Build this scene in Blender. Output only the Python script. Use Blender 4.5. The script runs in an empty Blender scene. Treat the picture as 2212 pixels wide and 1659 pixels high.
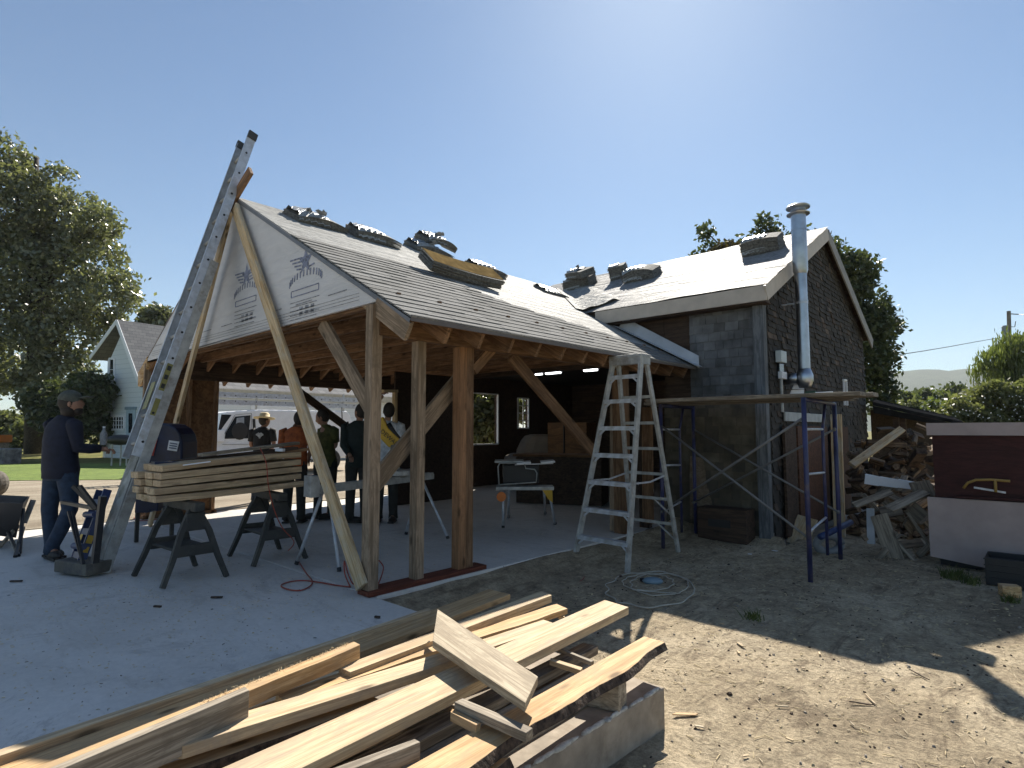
import bpy, math, random
import numpy as np
from mathutils import Vector, Matrix, Quaternion
random.seed(7); rng = np.random.default_rng(7)
S = bpy.context.scene
COL = S.collection
R = math.radians
# ---------------------------------------------------------------- camera, sky, sun, exposure
CAM = Vector((0, 0, 1.34)); YAW = R(42.4); PITCH = R(4.5); FPX = 1268.0; CX = 1106.0; CY = 829.5
cd = bpy.data.cameras.new('camera'); cam = bpy.data.objects.new('camera', cd); COL.objects.link(cam)
cam.location = CAM; cam.rotation_euler = (R(90) + PITCH, 0, YAW)
cd.sensor_fit = 'HORIZONTAL'; cd.sensor_width = 36; cd.lens = 36 * FPX / 2212; cd.clip_end = 5000; cd.clip_start = .05
S.camera = cam
SUN_AZ = R(27); SUN_EL = R(42)            # azimuth is left of +Y
w = bpy.data.worlds.new('World'); S.world = w; w.use_nodes = True
nt = w.node_tree; nt.nodes.clear()
sky = nt.nodes.new('ShaderNodeTexSky'); sky.sky_type = 'NISHITA'; sky.sun_disc = False
sky.sun_elevation = SUN_EL; sky.sun_rotation = -SUN_AZ; sky.air_density = 1.0; sky.dust_density = 0.25; sky.ozone_density = 1.3; sky.altitude = 0
bg = nt.nodes.new('ShaderNodeBackground'); bg.inputs[1].default_value = 0.052
wo = nt.nodes.new('ShaderNodeOutputWorld'); tint = nt.nodes.new('ShaderNodeMix'); tint.data_type = 'RGBA'; tint.blend_type = 'MULTIPLY'; tint.inputs[0].default_value = 1; tint.inputs[7].default_value = (.81, .95, 1.03, 1); nt.links.new(sky.outputs[0], tint.inputs[6]); nt.links.new(tint.outputs[2], bg.inputs[0]); nt.links.new(bg.outputs[0], wo.inputs[0])
ld = bpy.data.lights.new('sun', 'SUN'); ld.energy = 5.0; ld.angle = R(.5); ld.color = (1, .93, .82)
sun = bpy.data.objects.new('sun', ld); COL.objects.link(sun)
SDIR = Vector((-math.sin(SUN_AZ) * math.cos(SUN_EL), math.cos(SUN_AZ) * math.cos(SUN_EL), math.sin(SUN_EL)))
sun.rotation_euler = SDIR.to_track_quat('Z', 'Y').to_euler(); sun.location = (-6, 12, 14)
S.view_settings.view_transform = 'Standard'; S.view_settings.look = 'None'; S.view_settings.gamma = 1
S.view_settings.use_curve_mapping = False; S.view_settings.exposure = 1.12
S.render.engine = 'CYCLES'
S.cycles.max_bounces = 6; S.cycles.use_denoising = True

# ---------------------------------------------------------------- pixel -> world helpers (pixels of a 2212 x 1659 view)
_f = Vector((-math.sin(YAW) * math.cos(PITCH), math.cos(YAW) * math.cos(PITCH), math.sin(PITCH)))
_r = Vector((math.cos(YAW), math.sin(YAW), 0)); _u = _r.cross(_f)
_F = Vector((-math.sin(YAW), math.cos(YAW), 0))
def ray(px, py): return _f + _r * ((px - CX) / FPX) + _u * ((CY - py) / FPX)
def at(px, py, ax, v):
    d = ray(px, py); i = 'xyz'.index(ax); t = (v - CAM[i]) / d[i]
    return CAM + d * t
def atd(px, py, depth): return CAM + ray(px, py) * depth
def atp(px, py, p, n):
    d = ray(px, py); n = Vector(n); return CAM + d * (n.dot(Vector(p) - CAM) / n.dot(d))

# ---------------------------------------------------------------- materials
MATS = {}
def nm(name):
    m = bpy.data.materials.new(name); m.use_nodes = True; m.node_tree.nodes.clear(); MATS[name] = m
    t = m.node_tree; o = t.nodes.new('ShaderNodeOutputMaterial'); b = t.nodes.new('ShaderNodeBsdfPrincipled')
    t.links.new(b.outputs[0], o.inputs[0]); return m, t, b, o
def coords(t, scale=(1, 1, 1), kind='Object', rnd=False, rot=(0, 0, 0)):
    c = t.nodes.new('ShaderNodeTexCoord'); mp = t.nodes.new('ShaderNodeMapping'); mp.inputs['Scale'].default_value = scale
    mp.inputs['Rotation'].default_value = rot
    src = c.outputs[kind]
    if rnd:
        oi = t.nodes.new('ShaderNodeObjectInfo'); mu = t.nodes.new('ShaderNodeMath'); mu.operation = 'MULTIPLY'; mu.inputs[1].default_value = 37.0
        t.links.new(oi.outputs['Random'], mu.inputs[0]); va = t.nodes.new('ShaderNodeVectorMath'); va.operation = 'ADD'
        t.links.new(src, va.inputs[0]); t.links.new(mu.outputs[0], va.inputs[1]); src = va.outputs[0]
    t.links.new(src, mp.inputs[0]); return mp.outputs[0]
def noise(t, vec, scale, detail=4, rough=.55, dist=0):
    n = t.nodes.new('ShaderNodeTexNoise'); n.inputs['Scale'].default_value = scale; n.inputs['Detail'].default_value = detail
    n.inputs['Roughness'].default_value = rough; n.inputs['Distortion'].default_value = dist; t.links.new(vec, n.inputs['Vector']); return n.outputs['Fac']
def ramp(t, fac, stops):
    r_ = t.nodes.new('ShaderNodeValToRGB'); e = r_.color_ramp.elements
    while len(e) < len(stops): e.new(.5)
    for k, (p, c) in enumerate(stops): e[k].position = p; e[k].color = (c[0], c[1], c[2], 1) if hasattr(c, '__len__') else (c, c, c, 1)
    t.links.new(fac, r_.inputs[0]); return r_.outputs[0]
def mix(t, fac, a, b, mode='MIX'):
    m = t.nodes.new('ShaderNodeMix'); m.data_type = 'RGBA'; m.blend_type = mode
    for s, v in ((0, fac), (6, a), (7, b)):
        if hasattr(v, 'links') or isinstance(v, bpy.types.NodeSocket): t.links.new(v, m.inputs[s])
        else: m.inputs[s].default_value = v if s == 0 else (v[0], v[1], v[2], 1)
    return m.outputs[2]
def bump(t, b, h, strength=.3, dist=.01):
    n = t.nodes.new('ShaderNodeBump'); n.inputs['Strength'].default_value = strength; n.inputs['Distance'].default_value = dist
    t.links.new(h, n.inputs['Height']); t.links.new(n.outputs[0], b.inputs['Normal'])
def hsvjit(t, col, amt=.25):
    oi = t.nodes.new('ShaderNodeObjectInfo'); mr = t.nodes.new('ShaderNodeMapRange'); mr.inputs[3].default_value = 1 - amt; mr.inputs[4].default_value = 1 + amt
    t.links.new(oi.outputs['Random'], mr.inputs[0]); h = t.nodes.new('ShaderNodeHueSaturation'); t.links.new(col, h.inputs['Color']); t.links.new(mr.outputs[0], h.inputs['Value'])
    return h.outputs[0]
def wood(name, c1, c2, rough=.75, grain=1., jit=.15, knots=True, stain=None):
    m, t, b, o = nm(name)
    v = coords(t, (.9, 16, 16), rnd=True); n1 = noise(t, v, 1.6 * grain, 7, .68, 1.1)
    col = ramp(t, n1, [(.30, tuple(x * .8 for x in c2)), (.44, c2), (.54, c1), (.72, tuple(min(.8, x * 1.12) for x in c1))])
    v2 = coords(t, (2, 70, 70), rnd=True); n2 = noise(t, v2, 3, 4); col = mix(t, .5, col, ramp(t, n2, [(.35, .5), (.62, 1.0)]), 'MULTIPLY')
    v4 = coords(t, (2.2, 5, 5), rnd=True); n4 = noise(t, v4, 1.6, 6, .7, .8)
    col = mix(t, ramp(t, n4, [(.48, 0.), (.66, .8)]), col, stain or tuple(x * .7 for x in c2))
    if knots:
        v3 = coords(t, (2.6, 8, 8), rnd=True); vo = t.nodes.new('ShaderNodeTexVoronoi'); vo.inputs['Scale'].default_value = 1.0; t.links.new(v3, vo.inputs['Vector'])
        col = mix(t, ramp(t, vo.outputs['Distance'], [(.07, .95), (.17, 0.0)]), col, tuple(x * .32 for x in c2))
    t.links.new(hsvjit(t, col, jit), b.inputs['Base Color']); b.inputs['Roughness'].default_value = rough; b.inputs['Specular IOR Level'].default_value = .25
    bump(t, b, n1, .5, .005); return m
def plain(name, c, rough=.6, metal=0., nz=.12, scale=6, bmp=0., dirt=None, spec=.5, jit=0.):
    m, t, b, o = nm(name); v = coords(t, (1, 1, 1)); n = noise(t, v, scale, 5)
    col = mix(t, 1.0, c, ramp(t, n, [(.25, 1 - nz * 2), (.75, 1 + nz)]), 'MULTIPLY')
    if dirt: col = mix(t, ramp(t, noise(t, v, scale * .6, 6, .7), [(.5, 0.), (.68, .85)]), col, dirt)
    if jit: col = hsvjit(t, col, jit)
    t.links.new(col, b.inputs['Base Color']); b.inputs['Roughness'].default_value = rough; b.inputs['Metallic'].default_value = metal
    b.inputs['Specular IOR Level'].default_value = spec
    if bmp: bump(t, b, n, bmp, .01)
    return m
FRESH = wood('fresh_lumber', (.62, .42, .21), (.40, .22, .085), stain=(.50, .40, .28))
FRESH2 = wood('pale_lumber', (.60, .46, .28), (.42, .28, .14), stain=(.42, .38, .30))
FRAME = wood('framing_timber', (.28, .16, .085), (.16, .088, .045), jit=.18)
FRAMEG = wood('grey_framing_timber', (.36, .265, .18), (.22, .16, .105), jit=.1)
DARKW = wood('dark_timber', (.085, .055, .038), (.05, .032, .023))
SILLM = wood('treated_red_timber', (.19, .06, .035), (.12, .035, .02), knots=False)
PLY = wood('plywood_sheathing', (.19, .10, .045), (.12, .06, .028), grain=.4, knots=False)
WEATH = wood('weathered_board', (.36, .31, .24), (.2, .165, .125), jit=.25)
OSB = wood('pale_sheet_offcut', (.50, .42, .30), (.36, .29, .2), grain=1.4, knots=False)
BARK = plain('bark', (.075, .05, .035), .95, nz=.5, scale=40, bmp=1.)
FIRE = wood('split_firewood', (.27, .185, .11), (.10, .066, .042), jit=.55, knots=False)
ALU = plain('aluminium', (.52, .55, .60), .42, .3, .15, 12, .05, dirt=(.33, .32, .31))
ALUD = plain('dull_aluminium', (.42, .42, .40), .55, .2, .2, 10, dirt=(.22, .20, .17))
STEEL = plain('chimney_steel', (.42, .45, .50), .33, 1., .15, 5, .05)
BLACK = plain('black_plastic', (.016, .016, .018), .5)
DGREY = plain('dark_grey_plastic', (.035, .036, .034), .6, dirt=(.09, .085, .07))
BLUE = plain('blue_painted_steel', (.012, .035, .13), .4, dirt=(.05, .055, .07), nz=.3)
NAVYP = plain('navy_plastic', (.004, .013, .05), .45, nz=.3)
PURP = plain('scaffold_blue_paint', (.03, .034, .11), .45, nz=.3, dirt=(.10, .08, .07))
WHITEP = plain('white_paint', (.82, .83, .85), .35, nz=.04)
WHITE = plain('white_plastic', (.75, .76, .78), .5, nz=.05)
CREAM = plain('primed_fascia', (.50, .44, .37), .6, nz=.08)
YEL = plain('yellow_plastic', (.55, .33, .02), .45, nz=.1)
ORANGE = plain('orange_plastic', (.6, .16, .02), .5)
REDC = plain('orange_cord', (.30, .045, .02), .5); WCORD = plain('pale_cord', (.48, .44, .36), .5)
REDBOX = wood('dark_red_boards', (.062, .022, .020), (.045, .017, .016), knots=False, jit=.05)
PINKP = plain('faded_pink_panel', (.37, .30, .285), .65, nz=.1, scale=5)
LABELW = plain('white_label', (.72, .74, .76), .5); RED = plain('red_label', (.35, .03, .02), .5); STICK = plain('yellow_sticker', (.24, .22, .06), .5)
GREYLAB = plain('black_lettering', (.03, .03, .03), .6)
SKIN = plain('skin', (.32, .17, .11), .55, nz=.06); HAIR = plain('dark_hair', (.02, .013, .009), .7)
def cloth(n, c): return plain(n, c, .85, nz=.25, scale=18, bmp=.4)
NAVY = cloth('navy_sweatshirt', (.008, .011, .028)); JEANS = cloth('blue_jeans', (.022, .040, .075)); CAPM = cloth('grey_green_cap', (.085, .095, .08))
BOOT = plain('dark_boot_leather', (.015, .012, .01), .6); BSHIRT = cloth('black_shirt', (.012, .012, .014)); OSHIRT = cloth('orange_shirt', (.36, .085, .02))
GSHIRT = cloth('olive_green_shirt', (.085, .085, .02)); TROU = cloth('dark_trousers', (.025, .025, .022)); STRAW = plain('straw', (.72, .60, .36), .8, nz=.2, scale=60)
DGREENC = cloth('dark_green_jacket', (.012, .02, .018)); WSHIRT = cloth('white_tee', (.6, .62, .66))
GLASS, t, b, o = nm('window_glass'); b.inputs['Base Color'].default_value = (.02, .025, .03, 1); b.inputs['Roughness'].default_value = .05; b.inputs['Specular IOR Level'].default_value = .8
PLAST, t, b, o = nm('clear_wrap'); b.inputs['Base Color'].default_value = (.55, .58, .62, 1); b.inputs['Roughness'].default_value = .3
v = coords(t); n = noise(t, v, 14, 5, .6, 2.); bump(t, b, n, .9, .02)
t.links.new(ramp(t, n, [(.35, (.20, .22, .235)), (.6, (.34, .36, .375))]), b.inputs['Base Color'])
LAMPM, t, b, o = nm('lit_tube'); b.inputs['Emission Color'].default_value = (.95, .97, 1, 1); b.inputs['Emission Strength'].default_value = 3.; b.inputs['Base Color'].default_value = (.8, .8, .8, 1)
# dirt
DIRT, t, b, o = nm('dirt')
v = coords(t); n1 = noise(t, v, .9, 6, .6); n2 = noise(t, v, 7, 8, .72); n3 = noise(t, v, 38, 6, .75); n5 = noise(t, coords(t, (1.1, .35, 1), rot=(0, 0, .6)), 6, 7, .75, 1.4)
col = ramp(t, n1, [(.32, (.33, .265, .18)), (.5, (.50, .41, .28)), (.68, (.63, .53, .38))])
col = mix(t, .75, col, ramp(t, n2, [(.33, .45), (.5, .92), (.7, 1.25)]), 'MULTIPLY')
col = mix(t, .6, col, ramp(t, n3, [(.35, .35), (.55, 1.0), (.75, 1.3)]), 'MULTIPLY')
col = mix(t, ramp(t, n5, [(.50, 0.), (.64, .7)]), col, (.15, .115, .08))
t.links.new(col, b.inputs['Base Color']); b.inputs['Roughness'].default_value = .95; b.inputs['Specular IOR Level'].default_value = .15
mm = t.nodes.new('ShaderNodeMath'); mm.operation = 'ADD'; t.links.new(n2, mm.inputs[0]); t.links.new(n3, mm.inputs[1]); bump(t, b, mm.outputs[0], .9, .035)
# field & lawn mixed by position: ground material switches to meadow far off
GROUND, t, b, o = nm('ground_cover')
v = coords(t); g1 = noise(t, v, .25, 6, .65); g2 = noise(t, v, 5, 6, .7)
grass = mix(t, .8, ramp(t, g1, [(.35, (.10, .115, .03)), (.65, (.22, .19, .075))]), ramp(t, g2, [(.3, .4), (.7, 1.3)]), 'MULTIPLY')
t.links.new(grass, b.inputs['Base Color']); b.inputs['Roughness'].default_value = .95; b.inputs['Specular IOR Level'].default_value = .1; bump(t, b, g2, .8, .05)
LAWN, t, b, o = nm('lawn_grass')
v = coords(t); g2 = noise(t, v, 9, 8, .75); g3 = noise(t, v, 1.2, 4)
c_ = mix(t, .8, ramp(t, g3, [(.35, (.11, .17, .02)), (.7, (.18, .25, .035))]), ramp(t, g2, [(.3, .4), (.7, 1.25)]), 'MULTIPLY')
t.links.new(c_, b.inputs['Base Color']); b.inputs['Roughness'].default_value = .9; bump(t, b, g2, 1., .05)
GRAVEL, t, b, o = nm('gravel_drive')
v = coords(t); g2 = noise(t, v, 22, 8, .8); g3 = noise(t, coords(t, (1, .25, 1)), 1.3, 6, .7)
c_ = mix(t, .7, ramp(t, g3, [(.35, (.24, .19, .13)), (.65, (.42, .36, .27))]), ramp(t, g2, [(.3, .45), (.7, 1.2)]), 'MULTIPLY')
t.links.new(c_, b.inputs['Base Color']); b.inputs['Roughness'].default_value = .95; bump(t, b, g2, 1., .03)
# concrete
CONC, t, b, o = nm('concrete')
v = coords(t); n1 = noise(t, v, .8, 6, .6, .5); n2 = noise(t, v, 26, 5, .7); n3 = noise(t, coords(t, (1, 5, 1)), 1.5, 6, .7, 1)
col = ramp(t, n1, [(.3, (.50, .475, .435)), (.55, (.60, .575, .535)), (.75, (.67, .64, .60))])
col = mix(t, .5, col, ramp(t, n2, [(.35, .82), (.65, 1.05)]), 'MULTIPLY')
col = mix(t, ramp(t, n3, [(.54, 0.), (.72, .45)]), col, (.36, .32, .27)); n6 = noise(t, coords(t, (1, 1, 1)), 2.3, 8, .8, 2.); col = mix(t, ramp(t, n6, [(.56, 0.), (.66, .35)]), col, (.68, .60, .48)); col = mix(t, ramp(t, noise(t, coords(t, (1, 1, 1)), 1.1, 9, .85, 1.), [(.41, .45), (.46, 0.)]), col, (.33, .31, .29))
sp = t.nodes.new('ShaderNodeTexVoronoi'); sp.inputs['Scale'].default_value = 7; t.links.new(v, sp.inputs['Vector'])
col = mix(t, ramp(t, sp.outputs['Distance'], [(.03, .7), (.06, 0.)]), col, (.12, .10, .08))
t.links.new(col, b.inputs['Base Color']); b.inputs['Roughness'].default_value = .7; bump(t, b, n2, .15, .004)
# shingles (roof)
def shingle_mat(name, c1, c2, sx=1., row=.14, axis='y', bump_s=.4, streak=None, mortar=.004, width=.32):
    m, t, b, o = nm(name); co = t.nodes.new('ShaderNodeTexCoord'); se = t.nodes.new('ShaderNodeSeparateXYZ'); cb = t.nodes.new('ShaderNodeCombineXYZ')
    t.links.new(co.outputs['Object'], se.inputs[0])
    t.links.new(se.outputs[1 if axis == 'y' else 0], cb.inputs[0]); t.links.new(se.outputs[2], cb.inputs[1])
    br = t.nodes.new('ShaderNodeTexBrick'); br.inputs['Scale'].default_value = 1; br.inputs['Brick Width'].default_value = width; br.inputs['Row Height'].default_value = row
    br.inputs['Mortar Size'].default_value = mortar; br.inputs['Color1'].default_value = (*c1, 1); br.inputs['Color2'].default_value = (*c2, 1); br.inputs['Mortar'].default_value = (c2[0] * .25, c2[1] * .25, c2[2] * .25, 1)
    br.inputs['Bias'].default_value = 0; br.offset = .5
    t.links.new(cb.outputs[0], br.inputs['Vector']); n = noise(t, coords(t), 60, 3); n2 = noise(t, coords(t, (1, 1, .3)), 2.2, 5, .7)
    col = mix(t, .5, br.outputs['Color'], ramp(t, n, [(.3, .6), (.7, 1.3)]), 'MULTIPLY')
    if streak: col = mix(t, ramp(t, n2, [(.45, 0.), (.62, .9)]), col, streak)
    t.links.new(col, b.inputs['Base Color']); b.inputs['Roughness'].default_value = .95; b.inputs['Specular IOR Level'].default_value = .08
    iv = t.nodes.new('ShaderNodeMath'); iv.operation = 'SUBTRACT'; iv.inputs[0].default_value = 1; t.links.new(br.outputs['Fac'], iv.inputs[1])
    ad = t.nodes.new('ShaderNodeMath'); ad.operation = 'MULTIPLY_ADD'; ad.inputs[1].default_value = .3; t.links.new(n, ad.inputs[0]); t.links.new(iv.outputs[0], ad.inputs[2])
    bump(t, b, ad.outputs[0], bump_s, .008); return m
SHG = shingle_mat('asphalt_shingles', (.23, .23, .225), (.155, .155, .15), row=.0686, mortar=.002, bump_s=.3)
SHW = shingle_mat('grey_cedar_shingles', (.17, .19, .205), (.10, .115, .13), axis='x', row=.135, width=.16, mortar=.006, bump_s=.8, streak=(.10, .085, .06))
SHD = shingle_mat('dark_cedar_shingles', (.085, .068, .05), (.04, .036, .032), axis='y', row=.11, width=.15, mortar=.008, bump_s=1., streak=(.12, .075, .05))
FARR = shingle_mat('far_roof_shingles', (.20, .20, .20), (.15, .15, .155), row=.16)
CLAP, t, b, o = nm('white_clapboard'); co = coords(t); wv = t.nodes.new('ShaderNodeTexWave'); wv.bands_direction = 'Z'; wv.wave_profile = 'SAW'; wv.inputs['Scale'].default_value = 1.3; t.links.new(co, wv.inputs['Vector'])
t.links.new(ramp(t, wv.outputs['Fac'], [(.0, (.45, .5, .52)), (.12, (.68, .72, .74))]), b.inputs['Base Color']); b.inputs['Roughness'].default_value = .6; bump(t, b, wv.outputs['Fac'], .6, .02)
# underlayment: pale slippery woven sheet, creased
UNDER, t, b, o = nm('roof_underlayment')
v = coords(t, (5, .7, 5)); n1 = noise(t, v, 2.4, 6, .6, 1.2); v2 = coords(t, (6, .22, 6)); n2 = noise(t, v2, 1.8, 3, .5, .3); n3 = noise(t, coords(t), 5, 4, .6, 2.)
t.links.new(ramp(t, n3, [(.35, (.27, .27, .26)), (.6, (.38, .38, .365))]), b.inputs['Base Color']); b.inputs['Roughness'].default_value = .6; b.inputs['Specular IOR Level'].default_value = .02
a1 = t.nodes.new('ShaderNodeMath'); a1.operation = 'ADD'; t.links.new(n1, a1.inputs[0]); t.links.new(n2, a1.inputs[1]); bump(t, b, a1.outputs[0], 1., .05)
UNDERX, t, b, o = nm('barn_underlayment')
v = coords(t, (.5, 7, 7)); n1 = noise(t, v, 2.0, 6, .6, .8); n3 = noise(t, coords(t), 6, 4, .6, 2.); n2 = noise(t, coords(t, (.15, 3, 3)), 3, 2)
t.links.new(ramp(t, n3, [(.35, (.19, .19, .19)), (.6, (.29, .29, .29))]), b.inputs['Base Color']); b.inputs['Roughness'].default_value = .55; b.inputs['Specular IOR Level'].default_value = .035
a1 = t.nodes.new('ShaderNodeMath'); a1.operation = 'ADD'; t.links.new(n1, a1.inputs[0]); t.links.new(n2, a1.inputs[1]); bump(t, b, a1.outputs[0], 1., .05)
WRAP, t, b, o = nm('house_wrap')
v = coords(t, (1, 1, 1), rot=(0, R(-28), 0)); n1 = noise(t, coords(t, (1.2, 1, 7), rot=(0, R(30), 0)), 1.5, 5, .6, .6)
t.links.new(ramp(t, n1, [(.3, (.54, .53, .53)), (.7, (.63, .62, .62))]), b.inputs['Base Color']); b.inputs['Roughness'].default_value = .6; bump(t, b, n1, .5, .02)
INK = plain('blue_print_ink', (.25, .27, .37), .6, nz=.4, scale=30); INKG = plain('grey_print_ink', (.31, .315, .34), .6, nz=.4, scale=30)
def leafmat(name, c1, c2, c3, scale=.6, trans=.35, rough=.42, spec=.5):
    m, t, b, o = nm(name); v = coords(t); n = noise(t, v, scale, 3); n2 = noise(t, v, scale * 9, 3)
    col = ramp(t, n2, [(.32, c1), (.5, c2), (.68, c3)]); col = mix(t, .5, col, ramp(t, n, [(.35, .6), (.65, 1.25)]), 'MULTIPLY')
    t.links.new(col, b.inputs['Base Color']); b.inputs['Roughness'].default_value = rough; b.inputs['Specular IOR Level'].default_value = spec
    tr = t.nodes.new('ShaderNodeBsdfTranslucent'); c2_ = mix(t, 1.0, col, (1.15, 1.2, .65), 'MULTIPLY'); t.links.new(c2_, tr.inputs[0])
    ms = t.nodes.new('ShaderNodeMixShader'); ms.inputs[0].default_value = trans; t.links.new(b.outputs[0], ms.inputs[1]); t.links.new(tr.outputs[0], ms.inputs[2]); t.links.new(ms.outputs[0], o.inputs[0]); return m
LEAFA = leafmat('oak_leaves', (.08, .092, .05), (.155, .168, .09), (.25, .255, .16), spec=1., rough=.36, trans=.4)
LEAFB = leafmat('maple_leaves', (.036, .05, .024), (.075, .095, .042), (.14, .155, .075), trans=.3)
LEAFC = leafmat('willow_leaves', (.06, .08, .02), (.11, .14, .04), (.2, .22, .09), trans=.45)
LEAFD = leafmat('hedge_leaves', (.06, .072, .03), (.125, .14, .065), (.22, .225, .12), trans=.45)
LEAFR = leafmat('reddish_leaves', (.035, .03, .012), (.07, .055, .025), (.09, .08, .03), trans=.25)
TRUNK = plain('tree_bark', (.06, .05, .04), .95, nz=.4, scale=12, bmp=1.)
HILLM, t, b, o = nm('wooded_hill'); v = coords(t); n = noise(t, v, .05, 8, .75); t.links.new(ramp(t, n, [(.35, (.02, .035, .02)), (.65, (.05, .075, .04))]), b.inputs['Base Color']); b.inputs['Roughness'].default_value = 1

# ---------------------------------------------------------------- object helpers
WM = {}
def link(o, world, parent):
    COL.objects.link(o); WM[o] = world.copy()
    if parent is not None: o.parent = parent; o.matrix_basis = WM[parent].inverted() @ world
    else: o.matrix_basis = world
    return o
def tag(o, label=None, cat=None, group=None, kind=None):
    if label: o['label'] = label
    if cat: o['category'] = cat
    if group: o['group'] = group
    if kind: o['kind'] = kind
    return o
def thing(name, label, cat, loc, group=None, rz=0):
    o = bpy.data.objects.new(name, None); o.empty_display_size = .2
    link(o, Matrix.Translation(Vector(loc)) @ Matrix.Rotation(rz, 4, 'Z'), None); return tag(o, label, cat, group)
class MB:
    def __init__(s): s.V = []; s.F = []; s.I = []
    def add(s, vs, fs, i=0):
        n = len(s.V); s.V += [tuple(v) for v in vs]; s.F += [tuple(n + k for k in f) for f in fs]; s.I += [i] * len(fs); return s
    def box(s, c, size, M=None, i=0, taper=1.):
        x, y, z = (q / 2 for q in size); M = M or Matrix.Identity(3); c = Vector(c)
        vs = [c + M @ Vector((a * x * (taper if cc > 0 else 1), b_ * y * (taper if cc > 0 else 1), cc * z)) for a in (-1, 1) for b_ in (-1, 1) for cc in (-1, 1)]
        return s.add(vs, [(0, 1, 3, 2), (4, 6, 7, 5), (0, 4, 5, 1), (2, 3, 7, 6), (0, 2, 6, 4), (1, 5, 7, 3)], i)
    def bb(s, a, b, i=0):
        a = Vector(a); b = Vector(b); return s.box((a + b) / 2, [abs(q) for q in (b - a)], None, i)
    def bar(s, p0, p1, w_, t_, up=(0, 0, 1), i=0):
        p0 = Vector(p0); p1 = Vector(p1); M = frame(p0, p1, up); return s.box((p0 + p1) / 2, ((p1 - p0).length, w_, t_), M, i)
    def tube(s, pts, r_, n=8, i=0, cap=True):
        pts = [Vector(p) for p in pts]; rs = r_ if hasattr(r_, '__len__') else [r_] * len(pts); vs = []; fs = []
        prev = None
        for k, p in enumerate(pts):
            d = (pts[min(k + 1, len(pts) - 1)] - pts[max(k - 1, 0)]).normalized()
            if prev is None: a = d.orthogonal().normalized()
            else:
                a = prev - d * prev.dot(d); a = a.normalized() if a.length > 1e-6 else d.orthogonal().normalized()
            prev = a; b_ = d.cross(a)
            for j in range(n): th = 2 * math.pi * j / n; vs.append(p + (a * math.cos(th) + b_ * math.sin(th)) * rs[k])
        for k in range(len(pts) - 1):
            for j in range(n): j2 = (j + 1) % n; fs.append((k * n + j, k * n + j2, (k + 1) * n + j2, (k + 1) * n + j))
        if cap: fs.append(tuple(range(n))[::-1]); fs.append(tuple((len(pts) - 1) * n + j for j in range(n)))
        return s.add(vs, fs, i)
    def lathe(s, c, prof, n=24, i=0, axis=(0, 0, 1)):
        c = Vector(c); q = Vector((0, 0, 1)).rotation_difference(Vector(axis)); vs = []; fs = []
        for r_, z in prof:
            for j in range(n): th = 2 * math.pi * j / n; vs.append(c + q @ Vector((r_ * math.cos(th), r_ * math.sin(th), z)))
        for k in range(len(prof) - 1):
            for j in range(n): j2 = (j + 1) % n; fs.append((k * n + j, k * n + j2, (k + 1) * n + j2, (k + 1) * n + j))
        fs.append(tuple(range(n))[::-1]); fs.append(tuple((len(prof) - 1) * n + j for j in range(n)))
        return s.add(vs, fs, i)
    def prism(s, poly, d, i=0):
        n = len(poly); d = Vector(d); vs = [Vector(p) for p in poly] + [Vector(p) + d for p in poly]
        return s.add(vs, [tuple(range(n))[::-1], tuple(range(n, 2 * n))] + [(k, (k + 1) % n, n + (k + 1) % n, n + k) for k in range(n)], i)
    def sphere(s, c, r_, n=12, m=8, sc=(1, 1, 1), i=0, M=None):
        c = Vector(c); M = M or Matrix.Identity(3); vs = []; fs = []
        for a in range(1, m):
            ph = math.pi * a / m
            for j in range(n): th = 2 * math.pi * j / n; vs.append(c + M @ Vector((r_ * sc[0] * math.sin(ph) * math.cos(th), r_ * sc[1] * math.sin(ph) * math.sin(th), r_ * sc[2] * math.cos(ph))))
        t0 = len(vs); vs.append(c + M @ Vector((0, 0, r_ * sc[2]))); vs.append(c + M @ Vector((0, 0, -r_ * sc[2])))
        for a in range(m - 2):
            for j in range(n): j2 = (j + 1) % n; fs.append((a * n + j, (a + 1) * n + j, (a + 1) * n + j2, a * n + j2))
        for j in range(n): j2 = (j + 1) % n; fs.append((t0, j, j2)); fs.append((t0 + 1, (m - 2) * n + j2, (m - 2) * n + j))
        return s.add(vs, fs, i)
    def build(s, name, mats, parent=None, origin=None, smooth=False, frame_=None, bevel=0, local=False):
        me = bpy.data.meshes.new(name); mats = mats if isinstance(mats, (list, tuple)) else [mats]
        if origin is None:
            if parent is not None: origin = WM[parent].translation
            else:
                a = np.array(s.V); lo = a.min(0); hi = a.max(0); origin = Vector(((lo[0] + hi[0]) / 2, (lo[1] + hi[1]) / 2, lo[2]))
        W_ = Matrix.Translation(Vector(origin))
        if frame_ is not None: W_ = W_ @ frame_.to_4x4()
        Wi = W_.inverted()
        me.from_pydata([tuple(Wi @ Vector(v)) for v in s.V] if not local else s.V, [], s.F)
        for m in mats: me.materials.append(m)
        if any(s.I): me.polygons.foreach_set('material_index', s.I)
        if smooth: me.polygons.foreach_set('use_smooth', [True] * len(s.F))
        me.update(); o = bpy.data.objects.new(name, me); link(o, W_, parent)
        if bevel: bv = o.modifiers.new('bevel', 'BEVEL'); bv.width = bevel; bv.segments = 2; bv.limit_method = 'ANGLE'
        return o
def frame(p0, p1, up=(0, 0, 1)):
    x = (Vector(p1) - Vector(p0)).normalized(); up = Vector(up); z = up - x * up.dot(x)
    z = z.normalized() if z.length > 1e-4 else x.orthogonal().normalized(); y = z.cross(x)
    return Matrix((x, y, z)).transposed()
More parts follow.
